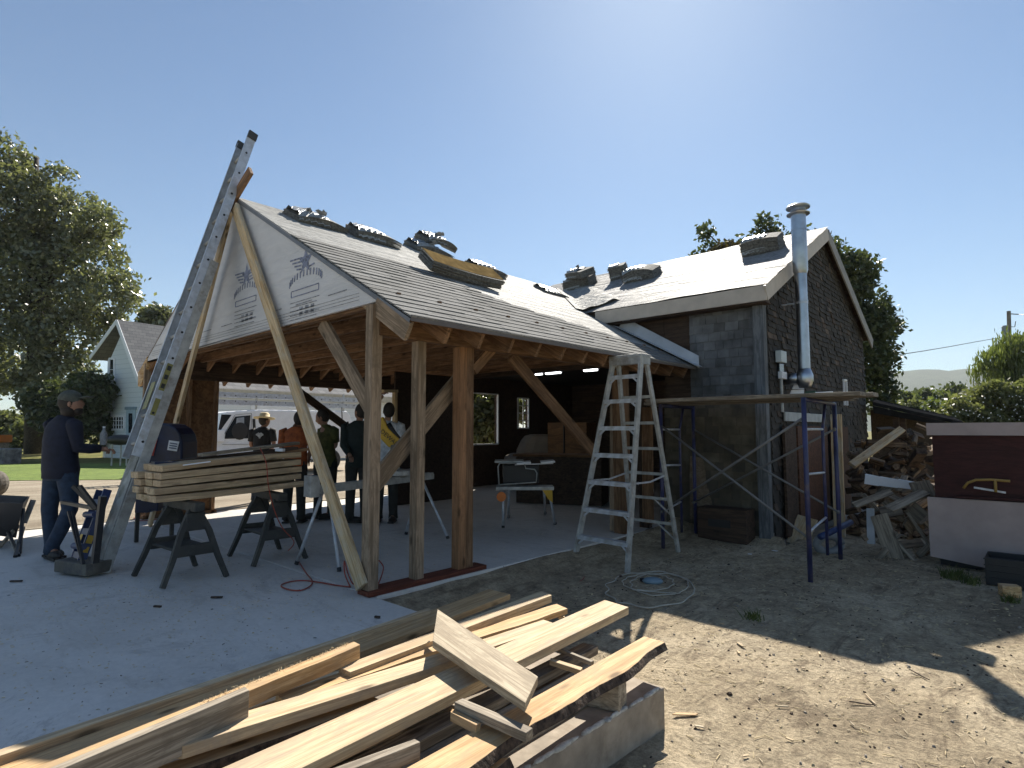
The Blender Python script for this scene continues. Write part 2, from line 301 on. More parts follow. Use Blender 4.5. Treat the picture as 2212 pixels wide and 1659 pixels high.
def bar(name, p0, p1, w_, t_, mat, parent=None, up=(0, 0, 1), bevel=0, ext=0):
    p0 = Vector(p0); p1 = Vector(p1); M = frame(p0, p1, up); m = MB(); L = (p1 - p0).length
    m.box((L / 2, 0, 0), (L + ext * 2, w_, t_)); return m.build(name, mat, parent, origin=p0, frame_=M, bevel=bevel, local=True)
def text_mb(txt, size, i=0):
    c = bpy.data.curves.new('t', 'FONT'); c.body = txt; c.size = size; c.extrude = 0.0008; c.align_x = 'CENTER'; c.align_y = 'CENTER'; c.resolution_u = 3
    o = bpy.data.objects.new('t', c); COL.objects.link(o); dg = bpy.context.evaluated_depsgraph_get(); dg.update(); me = o.evaluated_get(dg).to_mesh()
    V = [v.co.copy() for v in me.vertices]; F = [tuple(p.vertices) for p in me.polygons]; o.evaluated_get(dg).to_mesh_clear(); bpy.data.objects.remove(o); bpy.data.curves.remove(c)
    return V, F
def put_text(mb, txt, size, c, xdir, up, i=0):
    V, F = text_mb(txt, size); x = Vector(xdir).normalized(); y = Vector(up); y = (y - x * y.dot(x)).normalized(); z = x.cross(y); M = Matrix((x, y, z)).transposed()
    mb.add([Vector(c) + M @ v for v in V], F, i)

# ================================================================ SETTING
G = -.15
def vnoise(x, y, s, seed=0):
    xs, ys = x / s, y / s; x0 = np.floor(xs); y0 = np.floor(ys); fx = xs - x0; fy = ys - y0; fx = fx * fx * (3 - 2 * fx); fy = fy * fy * (3 - 2 * fy)
    def h(a, b): q = np.sin(a * 127.1 + b * 311.7 + seed * 17.3) * 43758.5453; return q - np.floor(q)
    return (h(x0, y0) * (1 - fx) + h(x0 + 1, y0) * fx) * (1 - fy) + (h(x0, y0 + 1) * (1 - fx) + h(x0 + 1, y0 + 1) * fx) * fy - .5
def gz(x, y):
    x = np.asarray(x, float); y = np.asarray(y, float)
    k = np.clip((-9.9 - x) / 1.2, 0, 1); base = G + (.13) * k
    near = np.clip((30 - np.hypot(x, y - 5)) / 20, 0, 1)
    z = base + near * (vnoise(x, y, 1.3, 1) * .05 + vnoise(x, y, .45, 2) * .022 + vnoise(x, y, .16, 3) * .012) * (1 - k * .7)
    z = z + .135 * np.exp(-np.clip((x + 4.02) / .3, 0, 50)) * (y > 2.7) * (y < 8.2) * (x > -4.3)
    z = z + .09 * np.exp(-np.clip((8.0 - y) / .3, 0, 50)) * (x > -4.3) * (x < -2.6)
    d = np.hypot(x, y); z = z - np.clip((d - 60) / 100, 0, 1) * 1.2 * (x > -20)
    inside = (x > -10.6) & (x < -4.12) & (y < 14) & (y > -3.2); z = np.where(inside, -.3, z)
    inside2 = (x > -10.6) & (x < -2.6) & (y > 8.1) & (y < 14.2); z = np.where(inside2, -.3, z)
    return z
def axis_(lo, hi, a, b, fine, grow=1.22):
    xs = list(np.arange(a, b + 1e-6, fine)); st = fine; x = b
    while x < hi: st *= grow; x += st; xs.append(min(x, hi))
    st = fine; x = a
    while x > lo: st *= grow; x -= st; xs.insert(0, max(x, lo))
    return np.array(xs)
gx = axis_(-2600, 2600, -4.6, 1.2, .045); gy = axis_(-300, 3000, 1.2, 9.2, .05)
GX, GY = np.meshgrid(gx, gy, indexing='ij'); GZ = gz(GX, GY)
me = bpy.data.meshes.new('ground'); nx, ny = GX.shape
verts = np.stack([GX, GY, GZ], -1).reshape(-1, 3); idx = np.arange(nx * ny).reshape(nx, ny)
quads = np.stack([idx[:-1, :-1], idx[1:, :-1], idx[1:, 1:], idx[:-1, 1:]], -1).reshape(-1, 4)
def fast_mesh(me, verts, quads, k=4):
    me.vertices.add(len(verts)); me.vertices.foreach_set('co', np.asarray(verts, np.float32).ravel())
    me.loops.add(quads.size); me.loops.foreach_set('vertex_index', quads.astype(np.int32).ravel())
    me.polygons.add(len(quads)); me.polygons.foreach_set('loop_start', np.arange(0, quads.size, k, dtype=np.int32))
    me.update(calc_edges=True)
fast_mesh(me, verts, quads); me.materials.append(DIRT); me.materials.append(GROUND)
qc = verts[quads].mean(1); far = ((qc[:, 0] < -24) | (qc[:, 1] > 16) | (qc[:, 0] > 9) | (qc[:, 1] < -40)).astype(np.int32)
me.polygons.foreach_set('material_index', far); me.polygons.foreach_set('use_smooth', np.ones(len(quads), bool))
go = bpy.data.objects.new('ground', me); link(go, Matrix.Identity(4), None); tag(go, 'dry tan dirt yard strewn with straw and chips, running out to meadow', 'ground', kind='structure')
# concrete slab: garage floor + apron, broken only by a joint
m = MB(); m.prism([(-10.25, -3.0, -.25), (-3.05, -3.0, -.25), (-3.05, 2.845, -.25), (-10.25, 2.845, -.25)], (0, 0, .247))
m.prism([(-10.25, 2.85, -.25), (-4.08, 2.85, -.25), (-4.08, 8.0, -.25), (-2.75, 8.0, -.25), (-2.75, 13.8, -.25), (-10.25, 13.8, -.25)], (0, 0, .25))
so = m.build('concrete_slab', CONC, bevel=.012); tag(so, 'smooth grey concrete floor slab and apron of the garage', 'slab', kind='structure')
# gravel drive and lawn sheets on the left
def sheet(name, pts, z, mat, label, n=24):
    m = MB(); m.prism([(x, y, z - .1) for x, y in pts], (0, 0, .1)); o = m.build(name, mat); return tag(o, label, name.replace('_', ' '), kind='structure')
def gpt(px, py, z=0): p = at(px, py, 'z', z); return (p.x, p.y)
sheet('gravel_drive', [(-10.3, -14), (-10.3, 3), (-10.45, 14), (-15, 32), (-30, 24), (-27, 12), (-23, 4.2), (-17, -8)], .0, GRAVEL, 'sunlit tan gravel drive beyond the slab')
lw = MB(); a_ = [gpt(-140, 1040), gpt(325, 1036), gpt(325, 1001), gpt(-140, 1004)]
lw.prism([(x, y, -.06) for x, y in a_], (0, 0, .075)); tag(lw.build('lawn', LAWN), 'bright green strip of mown lawn before the farmhouse', 'lawn', kind='structure')
# hills
hm = MB(); N = 60
base = [atd(1500 + 1500 * k / N, 930, 1) for k in range(N + 1)]
ra = [];
for k in range(N + 1):
    px = 1450 + 1300 * k / N; d = ray(px, 930); d = Vector((d.x, d.y, 0)).normalized()
    h = 1.34 + (106 + 2 * math.sin(k * .35) + 1.5 * math.sin(k * 1.3)) / 1268 * 1500 * math.hypot(1, (px - CX) / FPX) ** -0 - 1500 * .006 * max(0, (px - 2050) / 400)
    ra.append((d, h + random.uniform(-1.5, 1.5)))
vs = []
for d, h in ra:
    for (dist, zz) in ((1000, -3), (1300, h * .55), (1500, h), (1900, h * .9), (2300, -3)): vs.append((d.x * dist, d.y * dist, zz))
fs = [(k * 5 + j, (k + 1) * 5 + j, (k + 1) * 5 + j + 1, k * 5 + j + 1) for k in range(N) for j in range(4)]
hm.add(vs, fs); tag(hm.build('hills', HILLM, smooth=True), 'low wooded hills fading to blue on the horizon', 'hills', kind='structure')

# ================================================================ GARAGE (new timber frame)
XL, XR, Y0, Y1 = -10.2, -4.17, 2.85, 7.92
RX, RZ = -7.13, 4.16            # ridge
EX, EZ = -3.68, 2.23            # right eave tip (roof top surface)
ELX, ELZ = -10.62, 2.25
SL = (RZ - EZ) / (EX - RX); SLL = (RZ - ELZ) / (RX - ELX)
def zr(x): return RZ - SL * (x - RX) if x > RX else RZ - SLL * (RX - x)
gar = thing('garage', 'new open-sided timber-framed garage with wrapped gable and half-shingled roof', 'garage', (-7.2, 5.3, 0))
# gable wrap with printed logos
m = MB(); yg = Y0
poly = [(XL - .12, yg, 2.40), (XR, yg, 2.43), (XR, yg, zr(XR) - .035), (RX, yg, RZ - .035), (XL - .12, yg, zr(XL - .12) - .035)]
m.prism(poly, (0, .03, 0))
def ink_line(a, b, w_, i=1): m.bar((a[0], yg - .0035, a[1]), (b[0], yg - .0035, b[1]), .001, w_, (0, 0, 1), i)
def logo(cx, cz, s, wx=1.45):
    def ink_line(a, b, w_, i=1, cx=cx):
        if max(a[1] - zr(cx + (a[0] - cx) * wx), b[1] - zr(cx + (b[0] - cx) * wx)) < -.07: m.bar((cx + (a[0] - cx) * wx, yg - .0035, a[1]), (cx + (b[0] - cx) * wx, yg - .0035, b[1]), .001, w_, (0, 0, 1), i)
    # star body
    pts = []
    for k in range(10):
        rr = (.13 if k % 2 == 0 else .055) * s; th = math.pi / 2 + k * math.pi / 5; pts.append((cx + rr * math.cos(th), yg - .003, cz + .10 * s + rr * math.sin(th)))
    m.add(pts + [(cx, yg - .003, cz + .1 * s)], [(k, 10, (k + 1) % 10) for k in range(10)], 1)
    for sgn in (-1, 1):      # wing bars
        for k in range(4): ink_line((cx + sgn * .05 * s, cz + (.14 - .035 * k) * s), (cx + sgn * (.20 - .03 * k) * s, cz + (.15 - .035 * k) * s), .016 * s)
    for k in range(14):      # arched block lettering, too faint to read
        th = math.pi * (.06 + .88 * k / 13); x = cx - .2 * s * math.cos(th); z = cz - .10 * s + .09 * s * math.sin(th)
        ink_line((x, z - .03 * s), (x + .004, z + .03 * s), .018 * s)
    for (za, zb) in ((-.15, -.15), (-.205, -.205)): ink_line((cx - .17 * s, cz + za * s), (cx + .17 * s, cz + zb * s), .01 * s)
    ink_line((cx - .17 * s, cz - .15 * s), (cx - .17 * s, cz - .205 * s), .01); ink_line((cx + .17 * s, cz - .15 * s), (cx + .17 * s, cz - .205 * s), .01)
    for k in range(5): ink_line((cx - .18 * s, cz + (-.26 - .04 * k) * s), (cx + (.18 - .03 * (k % 3)) * s, cz + (-.26 - .04 * k) * s), .008 * s, 2)
    for k in range(3):
        for q in range(2): ink_line((cx - .06 * s + .07 * k * s, cz - .33 * s - .05 * q), (cx - .02 * s + .07 * k * s, cz - .33 * s - .05 * q), .03 * s, 2)
q1 = at(660, 580, 'y', Y0); logo(q1.x, q1.z - .03, 1.1); q1 = at(532, 622, 'y', Y0); logo(q1.x, q1.z + .04, 1.1)
for zz in (2.53, 2.50, 2.47): ink_line((XL + .2, zz - .005), (XR - .25, zz + .012), .005, 2)
for k in range(9): ink_line((XL + .3 + k * .62, 2.60), (XL + .62 + k * .62, 2.605), .010, 2)
m.build('gable_wrap', [WRAP, INK, INKG], gar)
# roof: deck, underlayment, shingles
def slope_slab(name, side, y0, y1, mat, lift, th, x0=None, x1=None, extra=None):
    m = MB(); xe = EX if side > 0 else ELX; xs = RX
    nrm = Vector((SL if side > 0 else -SLL, 0, 1)).normalized()
    pl = extra or [(xe, y0), (xs, y0), (xs, y1), (xe, y1)]
    ps = [Vector((x, y, zr(x) if side > 0 else RZ - SLL * (RX - x))) + nrm * lift for x, y in pl]
    m.prism(ps if side > 0 else ps[::-1], -nrm * th); return m.build(name, mat, gar)
valR = [(EX, Y0), (RX, Y0), (RX, 9.62), (-5.2, 7.8), (-5.2, Y1), (EX, Y1)]
slope_slab('roof_deck', 1, 0, 0, PLY, -.015, .02, extra=valR); slope_slab('roof_deck', -1, Y0, 8.6, PLY, -.015, .02)
slope_slab('roof_underlayment', 1, 0, 0, UNDER, .0, .012, extra=[(-4.0, Y0 + .002), (RX, Y0 + .002), (RX, 9.66), (-5.2, 7.84), (-5.2, Y1 - .003), (-4.0, Y1 - .003)])
slope_slab('roof_underlayment', -1, Y0 + .002, 8.58, UNDER, .0, .012)
m = MB(); cs = 1 / math.hypot(1, SL); nrm = Vector((SL, 0, 1)).normalized(); dn = Vector((1, 0, -SL)).normalized()
def yend(x): return float(np.interp(-x, [4.15, 4.3, 4.6, 4.95, 5.5, 5.75], [7.9, 7.3, 6.6, 5.3, 4.75, 4.2]))
i = 0
while True:
    xt = EX - (i + 1) * .135 * cs
    if xt < -5.80: break
    xb_ = EX - i * .135 * cs; ye = 7.9 if xt > -4.2 else yend(xt); ye += random.uniform(-.05, .05) if xt < -4.2 else 0
    y = Y0 - .012; k = 0
    while y < ye - .01:
        yn = min(y + random.uniform(.24, .36), ye); thk = random.choice([.006, .006, .009])
        jb = random.uniform(-.004, .004)
        p = [Vector((xb_ + .012 + jb, y, zr(xb_ + .012))) , Vector((xt - .01, y, zr(xt - .01))), Vector((xt - .01, yn - .002, zr(xt - .01))), Vector((xb_ + .012 + jb, yn - .002, zr(xb_ + .012)))]
        q = [p[0] + nrm * (.010 + thk), p[1] + nrm * .008, p[2] + nrm * .008, p[3] + nrm * (.010 + thk)]
        m.add([a + nrm * .002 for a in p] + q, [(4, 7, 6, 5), (0, 3, 7, 4), (0, 4, 5, 1), (3, 2, 6, 7), (0, 1, 2, 3)], 0); y = yn; k += 1
    i += 1
m.build('roof_shingles', SHG, gar)
m = MB(); m.bar((EX + .012, Y0 - .014, EZ - .006), (EX + .012, Y1, EZ - .006), .004, .05, (0, 0, 1)); m.build('drip_edge', plain('brown_drip_edge', (.12, .1, .09), .5), gar)
# drip edge down the rake
m = MB(); m.bar((RX, Y0 - .016, RZ - .03), (EX, Y0 - .016, EZ - .03), .004, .04, (0, 0, 1)); m.build('rake_edge', plain('rake_edge_metal', (.16, .165, .18), .5), gar)
# white flashing strip against the barn wall
m = MB(); a = Vector((-4.95, 7.93, zr(-4.95) + .02)); b_ = Vector((-3.64, 7.93, zr(-3.64) + .02))
m.prism([a, b_, b_ + Vector((0, 0, .17)), a + Vector((.1, 0, .15))], (0, .02, 0)); m.prism([a + Vector((0, -.16, .008)), b_ + Vector((0.05, -.16, .006)), b_ + Vector((.05, 0, .008)), a + Vector((0, 0, .008))], (0, 0, .004))
m.build('wall_flashing', plain('pale_flashing_membrane', (.50, .53, .57), .5, nz=.1), gar)
# rafters (both slopes), lookout tail at rake
yr = Y0 + .05; k = 0
while yr < Y1:
    dz = .03
    for side in (1, -1):
        xe, ze = (EX - .03, zr(EX - .03)) if side > 0 else (ELX + .03, RZ - SLL * (RX - ELX - .03))
        dirn = Vector((xe - RX, 0, ze - RZ)).normalized(); nn = Vector((-dirn.z, 0, dirn.x)); nn = nn if nn.z > 0 else -nn
        bar('rafter', Vector((RX, yr, RZ)) - nn * .115, Vector((xe, yr, ze)) - nn * .115, .04, .15, WRAPB if False else (FRAMEG if (k == 0 and side > 0) else FRAME), gar, up=nn)
    yr += .405; k += 1
bar('ridge_board', (RX, Y0 + .04, RZ - .17), (RX, 8.3, RZ - .17), .04, .24, FRAME, gar)
bar('wrapped_rake_board', (XR + .01, Y0 - .004, zr(XR) - .115), (EX - .03, Y0 - .004, zr(EX) - .115), .03, .15, FRAMEG, gar, up=(SL, 0, 1))
# ceiling joists across (seen under the gable) and wall plates
for k in range(11): bar('ceiling_joist', (XL + .05, Y0 + .28 + k * .48, 2.50), (XR - .05, Y0 + .28 + k * .48, 2.50), .04, .13, FRAME, gar)
bar('gable_beam', (XL, Y0 + .08, 2.455), (XR, Y0 + .08, 2.455), .07, .10, FRAME, gar)
bar('eave_beam', (XR, Y0 + .02, 2.22), (XR, Y1, 2.22), .09, .16, FRAME, gar)
bar('left_beam', (XL, Y0 + .13, 2.30), (XL, Y1, 2.30), .12, .30, DARKW, gar)
# posts on the right wall
def post(name, x, y, sx, sy, z0, z1, mat): return bar(name, (x, y, z0), (x, y, z1), sx, sy, mat, gar, up=(0, 1, 0))
yA, yB, yC = (at(px_, 1000, 'x', XR - .02).y for px_ in (803, 902, 992)); post('post', XR - .02, yA, .10, .10, .04, 2.40, FRAMEG); post('post', XR - .02, yB, .095, .09, .04, 2.14, FRAMEG)
post('post', XR - .02, yC, .10, .09, .04, 2.14, wood('orange_post', (.34, .18, .09), (.24, .125, .06), jit=.02)); post('post', XR - .02, yC + .093, .10, .09, .04, 2.14, FRAME)
post('post', XR - .03, 6.75, .16, .16, -.02, 2.14, FRAME); post('post', XR - .03, 7.35, .14, .10, .0, 2.14, DARKW)
bar('sill_plate', (XR - .01, Y0 - .06, .021), (XR - .01, 4.12, .021), .17, .04, SILLM, gar)
# knee braces
def brace_px(name, a, b, ax, v, w_, t_, mat, up): return bar(name, at(*a, ax, v), at(*b, ax, v), w_, t_, mat, gar, up=up)
brace_px('knee_brace', (697, 697), (800, 880), 'y', 2.97, .04, .15, FRAMEG, (0, 0, 1))
brace_px('knee_brace', (1103, 768), (1290, 985), 'x', XR - .02, .04, .13, FRAME, (0, 0, 1))
brace_px('knee_brace', (990, 822), (800, 1055), 'x', XR - .16, .04, .16, FRAMEG, (0, 0, 1))
brace_px('knee_brace', (648, 848), (775, 942), 'x', XL + .35, .04, .14, DARKW, (0, 0, 1))
brace_px('knee_brace', (1022, 800), (1068, 748), 'x', XR - .02, .04, .1, FRAME, (0, 0, 1))
# left wall: plywood piece, studs, then the open bay
m = MB(); m.bb((XL - .02, Y0 + .13, 0), (XL, 3.92, 2.18)); m.build('plywood_wall', PLY, gar, frame_=None)
for yy in (2.93, 3.45, 3.86): post('stud', XL + .05, yy, .09, .05, .0, 2.15, FRAME)
m = MB(); m.bb((XL - .02, 7.45, 0), (XL, 7.92, 2.18)); m.build('plywood_wall', PLY, gar)
bar('bottom_plate', (XL + .05, 2.86, .025), (XL + .05, 3.92, .025), .09, .05, FRAME, gar)
# left corner post and fascia block outside the wrap
bar('corner_post', (XL - .05, Y0 + .02, 0), (XL - .05, Y0 + .02, 2.36), .05, .09, FRAMEG, gar, up=(0, 1, 0))
m = MB(); p0 = Vector((ELX, Y0 - .01, ELZ)); m.prism([p0 + Vector((0, 0, -.01)), p0 + Vector((.42, 0, .22)), p0 + Vector((.42, 0, .05)), p0 + Vector((.18, 0, -.2)), p0 + Vector((.03, 0, -.22))], (0, .04, 0)); m.build('rafter_tail_board', FRESH, gar)
# work light strip? (none) ; the window-like frame deep inside
fr = atd(845, 905, 9.6)
for (a, b_) in (((853, 842), (853, 948)), ((826, 845), (857, 845))):
    bar('window_frame', at(*a, 'x', -8.6), at(*b_, 'x', -8.6), .05, .09, FRESH2, gar, up=(1, 0, 0))
m = MB(); q0 = at(857, 800, 'x', -8.65); q1 = at(970, 1100, 'x', -8.65); m.bb((-8.72, q0.y, 0), (-8.68, q1.y + .5, 2.4)); m.build('partition_wall', wood('dark_partition', (.05, .033, .026), (.03, .02, .015)), gar)

# ================================================================ OLD BARN
XB0, XB1, YB0, YB1 = -10.2, -2.75, 8.0, 13.75
barn = thing('barn', 'old cedar-shingled barn workshop with gable end, pale roof underlayment and steel chimney', 'barn', (-6.5, 10.9, 0))
BRY, BRZ, BEZ = 10.88, 4.80, 3.24; YE0, YE1 = 7.78, 13.98; BS = (BRZ - BEZ) / (BRY - YE0)
def zb(y): return BRZ - BS * abs(y - BRY)
def lapped(name, x0, x1, z0, z1, mat, row=.125):
    m = MB(); m.bb((x0, YB0, z0), (x1, YB0 + .1, z1)); z = z0
    while z < z1 - .02:
        x = x0 + random.uniform(-.08, 0); zt_ = min(z + row + .02, z1)
        while x < x1 - .02:
            wd = random.uniform(.08, .2); xa = max(x, x0); xb2 = min(x + wd - random.uniform(.002, .006), x1); lp = random.uniform(.010, .018); dz_ = random.uniform(-.005, .005)
            if xb2 - xa > .02: m.add([(xa, YB0 - .001, zt_), (xb2, YB0 - .001, zt_), (xb2, YB0 - lp, z + dz_), (xa, YB0 - lp, z + dz_), (xa, YB0, z + dz_), (xb2, YB0, z + dz_)], [(0, 3, 2, 1), (3, 4, 5, 2), (0, 4, 3), (1, 2, 5)], random.choice([0, 0, 1, 2]))
            x += wd
        z += row
    return m.build(name, mat, barn)
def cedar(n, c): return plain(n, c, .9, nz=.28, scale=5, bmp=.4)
XS = at(1490, 720, 'y', YB0).x
lapped('shingle_wall', XS, -2.86, 1.72, zb(YB0) - .1, [cedar('cedar_grey', (.125, .13, .135)), cedar('cedar_grey_light', (.155, .16, .165)), cedar('cedar_grey_dark', (.095, .098, .10))])
lapped('shingle_wall', -4.22, -2.86, -.1, 1.715, [cedar('cedar_brown', (.10, .085, .06)), cedar('cedar_olive', (.12, .105, .075)), cedar('cedar_dark', (.075, .065, .05))])
m = MB(); m.bb((XB0, YB0 + .03, 2.36), (-4.225, YB0 + .1, zb(YB0) - .12)); m.bb((-4.22, YB0 + .03, 1.72), (XS - .003, YB0 + .1, zb(YB0) - .12)); m.build('front_wall', DARKW, barn)
bar('corner_board', (-2.80, YB0 - .01, -.15), (-2.80, YB0 - .01, zb(YB0) - .1), .14, .12, wood('grey_corner_board', (.20, .215, .23), (.12, .13, .14), knots=False), barn, up=(0, 1, 0))
# gable wall (facing +X) with shingle courses as real laps
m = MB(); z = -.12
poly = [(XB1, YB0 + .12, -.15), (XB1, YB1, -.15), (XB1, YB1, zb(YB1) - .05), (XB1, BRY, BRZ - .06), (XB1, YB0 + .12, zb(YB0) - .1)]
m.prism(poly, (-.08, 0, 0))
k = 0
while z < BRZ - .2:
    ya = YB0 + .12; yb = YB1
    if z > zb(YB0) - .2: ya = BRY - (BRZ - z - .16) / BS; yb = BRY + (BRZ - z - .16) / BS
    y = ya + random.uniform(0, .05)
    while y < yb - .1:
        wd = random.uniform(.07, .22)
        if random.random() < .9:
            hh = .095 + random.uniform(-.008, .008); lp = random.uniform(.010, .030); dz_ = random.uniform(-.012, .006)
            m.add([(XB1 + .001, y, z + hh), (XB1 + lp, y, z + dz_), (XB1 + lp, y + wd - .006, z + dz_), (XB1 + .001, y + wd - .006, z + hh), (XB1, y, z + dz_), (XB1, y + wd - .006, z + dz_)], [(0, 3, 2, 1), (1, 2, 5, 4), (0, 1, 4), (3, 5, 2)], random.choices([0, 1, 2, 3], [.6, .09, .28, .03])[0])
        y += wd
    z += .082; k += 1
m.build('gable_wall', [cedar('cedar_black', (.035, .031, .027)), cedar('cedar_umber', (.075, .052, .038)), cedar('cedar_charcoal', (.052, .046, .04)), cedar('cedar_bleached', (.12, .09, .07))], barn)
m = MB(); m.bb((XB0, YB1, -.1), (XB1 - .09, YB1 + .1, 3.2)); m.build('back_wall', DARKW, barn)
# left wall with two windows
W1 = (at(1018, 880, 'x', XB0 + .02).y, at(1076, 880, 'x', XB0 + .02).y); W2 = (at(1119, 880, 'x', XB0 + .02).y, at(1142, 880, 'x', XB0 + .02).y)
zt1 = at(1040, 850, 'x', XB0).z; zb1 = at(1040, 960, 'x', XB0).z; zt2 = at(1124, 860, 'x', XB0).z; zb2 = at(1124, 925, 'x', XB0).z
m = MB()
def wallseg(y0, y1, z0, z1): m.bb((XB0 - .1, y0, z0), (XB0, y1, z1))
wallseg(YB0, W1[0], -.1, 4.5 if False else 3.2); wallseg(W1[0], W1[1], -.1, zb1); wallseg(W1[0], W1[1], zt1, 3.2); wallseg(W1[1], W2[0], -.1, 3.2)
wallseg(W2[0], W2[1], -.1, zb2); wallseg(W2[0], W2[1], zt2, 3.2); wallseg(W2[1], YB1, -.1, 3.2)
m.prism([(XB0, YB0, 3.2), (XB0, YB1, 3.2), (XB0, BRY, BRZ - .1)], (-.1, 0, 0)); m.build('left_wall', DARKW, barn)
for (ya, yb, z0, z1, nv, nh) in ((*W1, zb1, zt1, 0, 0), (*W2, zb2, zt2, 1, 3)):
    m = MB(); xx = XB0 + .01
    for (a, b_) in (((ya, z0), (yb, z0)), ((ya, z1), (yb, z1)), ((ya, z0), (ya, z1)), ((yb, z0), (yb, z1))): m.bar((xx, a[0], a[1]), (xx, b_[0], b_[1]), .03, .05, (1, 0, 0))
    for k in range(1, nv + 1): m.bar((xx, ya + (yb - ya) * k / (nv + 1), z0), (xx, ya + (yb - ya) * k / (nv + 1), z1), .02, .02, (1, 0, 0))
    for k in range(1, nh + 1): m.bar((xx, ya, z0 + (z1 - z0) * k / (nh + 1)), (xx, yb, z0 + (z1 - z0) * k / (nh + 1)), .02, .02, (1, 0, 0))
    m.build('window', WHITEP, barn)
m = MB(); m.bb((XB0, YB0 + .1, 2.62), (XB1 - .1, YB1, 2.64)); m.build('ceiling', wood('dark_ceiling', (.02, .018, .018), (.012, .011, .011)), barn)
# roof
def roofslab(name, ya, za, yb, zb_, x0, x1, mat, th, lift):
    m = MB(); d = Vector((0, yb - ya, zb_ - za)).normalized(); nn = Vector((1, 0, 0)).cross(d); nn = nn if nn.z > 0 else -nn
    ps = [Vector((x0, ya, za)) + nn * lift, Vector((x1, ya, za)) + nn * lift, Vector((x1, yb, zb_)) + nn * lift, Vector((x0, yb, zb_)) + nn * lift]
    m.prism(ps[::-1] if (Vector(ps[1]) - ps[0]).cross(ps[2] - ps[1]).z > 0 else ps, -nn * th); return m.build(name, mat, barn)
roofslab('roof_deck', YE0 + .01, BEZ, BRY, BRZ, -10.45, -2.64, DARKW, .03, -.012); roofslab('roof_deck', YE1, zb(YE1), BRY, BRZ, -10.45, -2.64, DARKW, .03, -.012)
# creased underlayment as a real rumpled grid
m = MB(); nxg, nyg = 150, 44; vs = []; fs = []
nn = Vector((0, -BS, 1)).normalized()
for a in range(nxg + 1):
    x = -8.6 + (8.6 - 2.60) * a / nxg
    for c in range(nyg + 1):
        y = (YE0 - .012) + (BRY + .02 - YE0) * c / nyg; lap = .006 * ((c % 9) / 9)
        h = .006 + lap + .014 * abs(math.sin(y * 9 + .6 * math.sin(x * 3))) * abs(vnoise(np.array(x), np.array(y * 3), .35, 5)) * 2 + .03 * max(0, float(vnoise(np.array(x * .5), np.array(y * 4), .3, 9)))
        vs.append(Vector((x, y, BRZ - BS * (BRY - y) if y <= BRY else BRZ)) + nn * h)
for a in range(nxg):
    for c in range(nyg): k = a * (nyg + 1) + c; fs.append((k, k + nyg + 1, k + nyg + 2, k + 1))
m.add(vs, fs); m.build('roof_underlayment', UNDERX, barn, smooth=True)
bar('fascia', (-5.28, YE0 - .012, BEZ - .115), (-2.62, YE0 - .012, BEZ - .115), .024, .20, CREAM, barn)
for sg, ye in ((-1, YE0 - .022), (1, YE1)):
    bar('rake_board', (-2.625, ye, zb(ye) - .115), (-2.625, BRY, BRZ - .115), .024, .20, CREAM if sg < 0 else plain('grey_rake_board', (.26, .25, .235), .7), barn, up=(0, BS * -sg, 1))
m = MB(); m.bb((-5.2, YE0 + .01, BEZ - .235), (-2.64, YB0, BEZ - .22)); m.build('soffit', DARKW, barn)
# small fixtures on the gable wall
def fix(name, px, py, w_, h, mat, d=.05): 
    p = at(px, py, 'x', XB1 + .03 + d / 2); m = MB(); m.bb((XB1 + .032, p.y - w_ / 2, p.z - h / 2), (XB1 + .032 + d, p.y + w_ / 2, p.z + h / 2)); return m.build(name, mat, barn, bevel=.006)
fix('junction_box', 1687, 771, .22, .16, plain('pale_metal_box', (.55, .60, .60), .35, nz=.05), .08); fix('junction_box', 1690, 811, .20, .10, WHITE, .06); fix('window', 1687, 795, .18, .12, GLASS, .02)
p = at(1688, 835, 'x', XB1 + .06); m = MB(); m.tube([(p.x, p.y, p.z + .15), (p.x, p.y, p.z - .35)], .022); m.build('conduit', ALUD, barn)
fix('vent_plate', 1823, 822, .16, .03, WHITE, .03)
p = at(1826, 840, 'x', XB1 + .06); m = MB()
for dy in (-.09, .09): m.bar((p.x, p.y + dy, p.z + .16), (p.x, p.y + dy, p.z - .3), .02, .03, (1, 0, 0))
m.bar((p.x, p.y - .105, p.z + .16), (p.x, p.y + .105, p.z + .16), .02, .03, (1, 0, 0)); m.build('window_frame', WHITEP, barn)
fix('white_trim_board', 1740, 902, 1.9, .13, plain('old_white_board', (.40, .42, .42), .6, nz=.2), .03)
for (px, mm_) in ((1760, DARKW), (1700, PLY)):
    pass
for (xa, xb_, mat_) in ((1698, 1722, DARKW), (1726, 1790, wood('red_brown_plywood', (.13, .06, .035), (.08, .038, .022), knots=False)), (1800, 1835, wood('red_brown_plywood_b', (.11, .05, .03), (.07, .033, .02), knots=False))):
    a = at(xa, 1000, 'x', XB1 + .08); b_ = at(xb_, 1000, 'x', XB1 + .08); m = MB(); m.bb((XB1 + .045, a.y, -.1), (XB1 + .08, b_.y, 1.4)); m.build('wall_panel', mat_, barn)
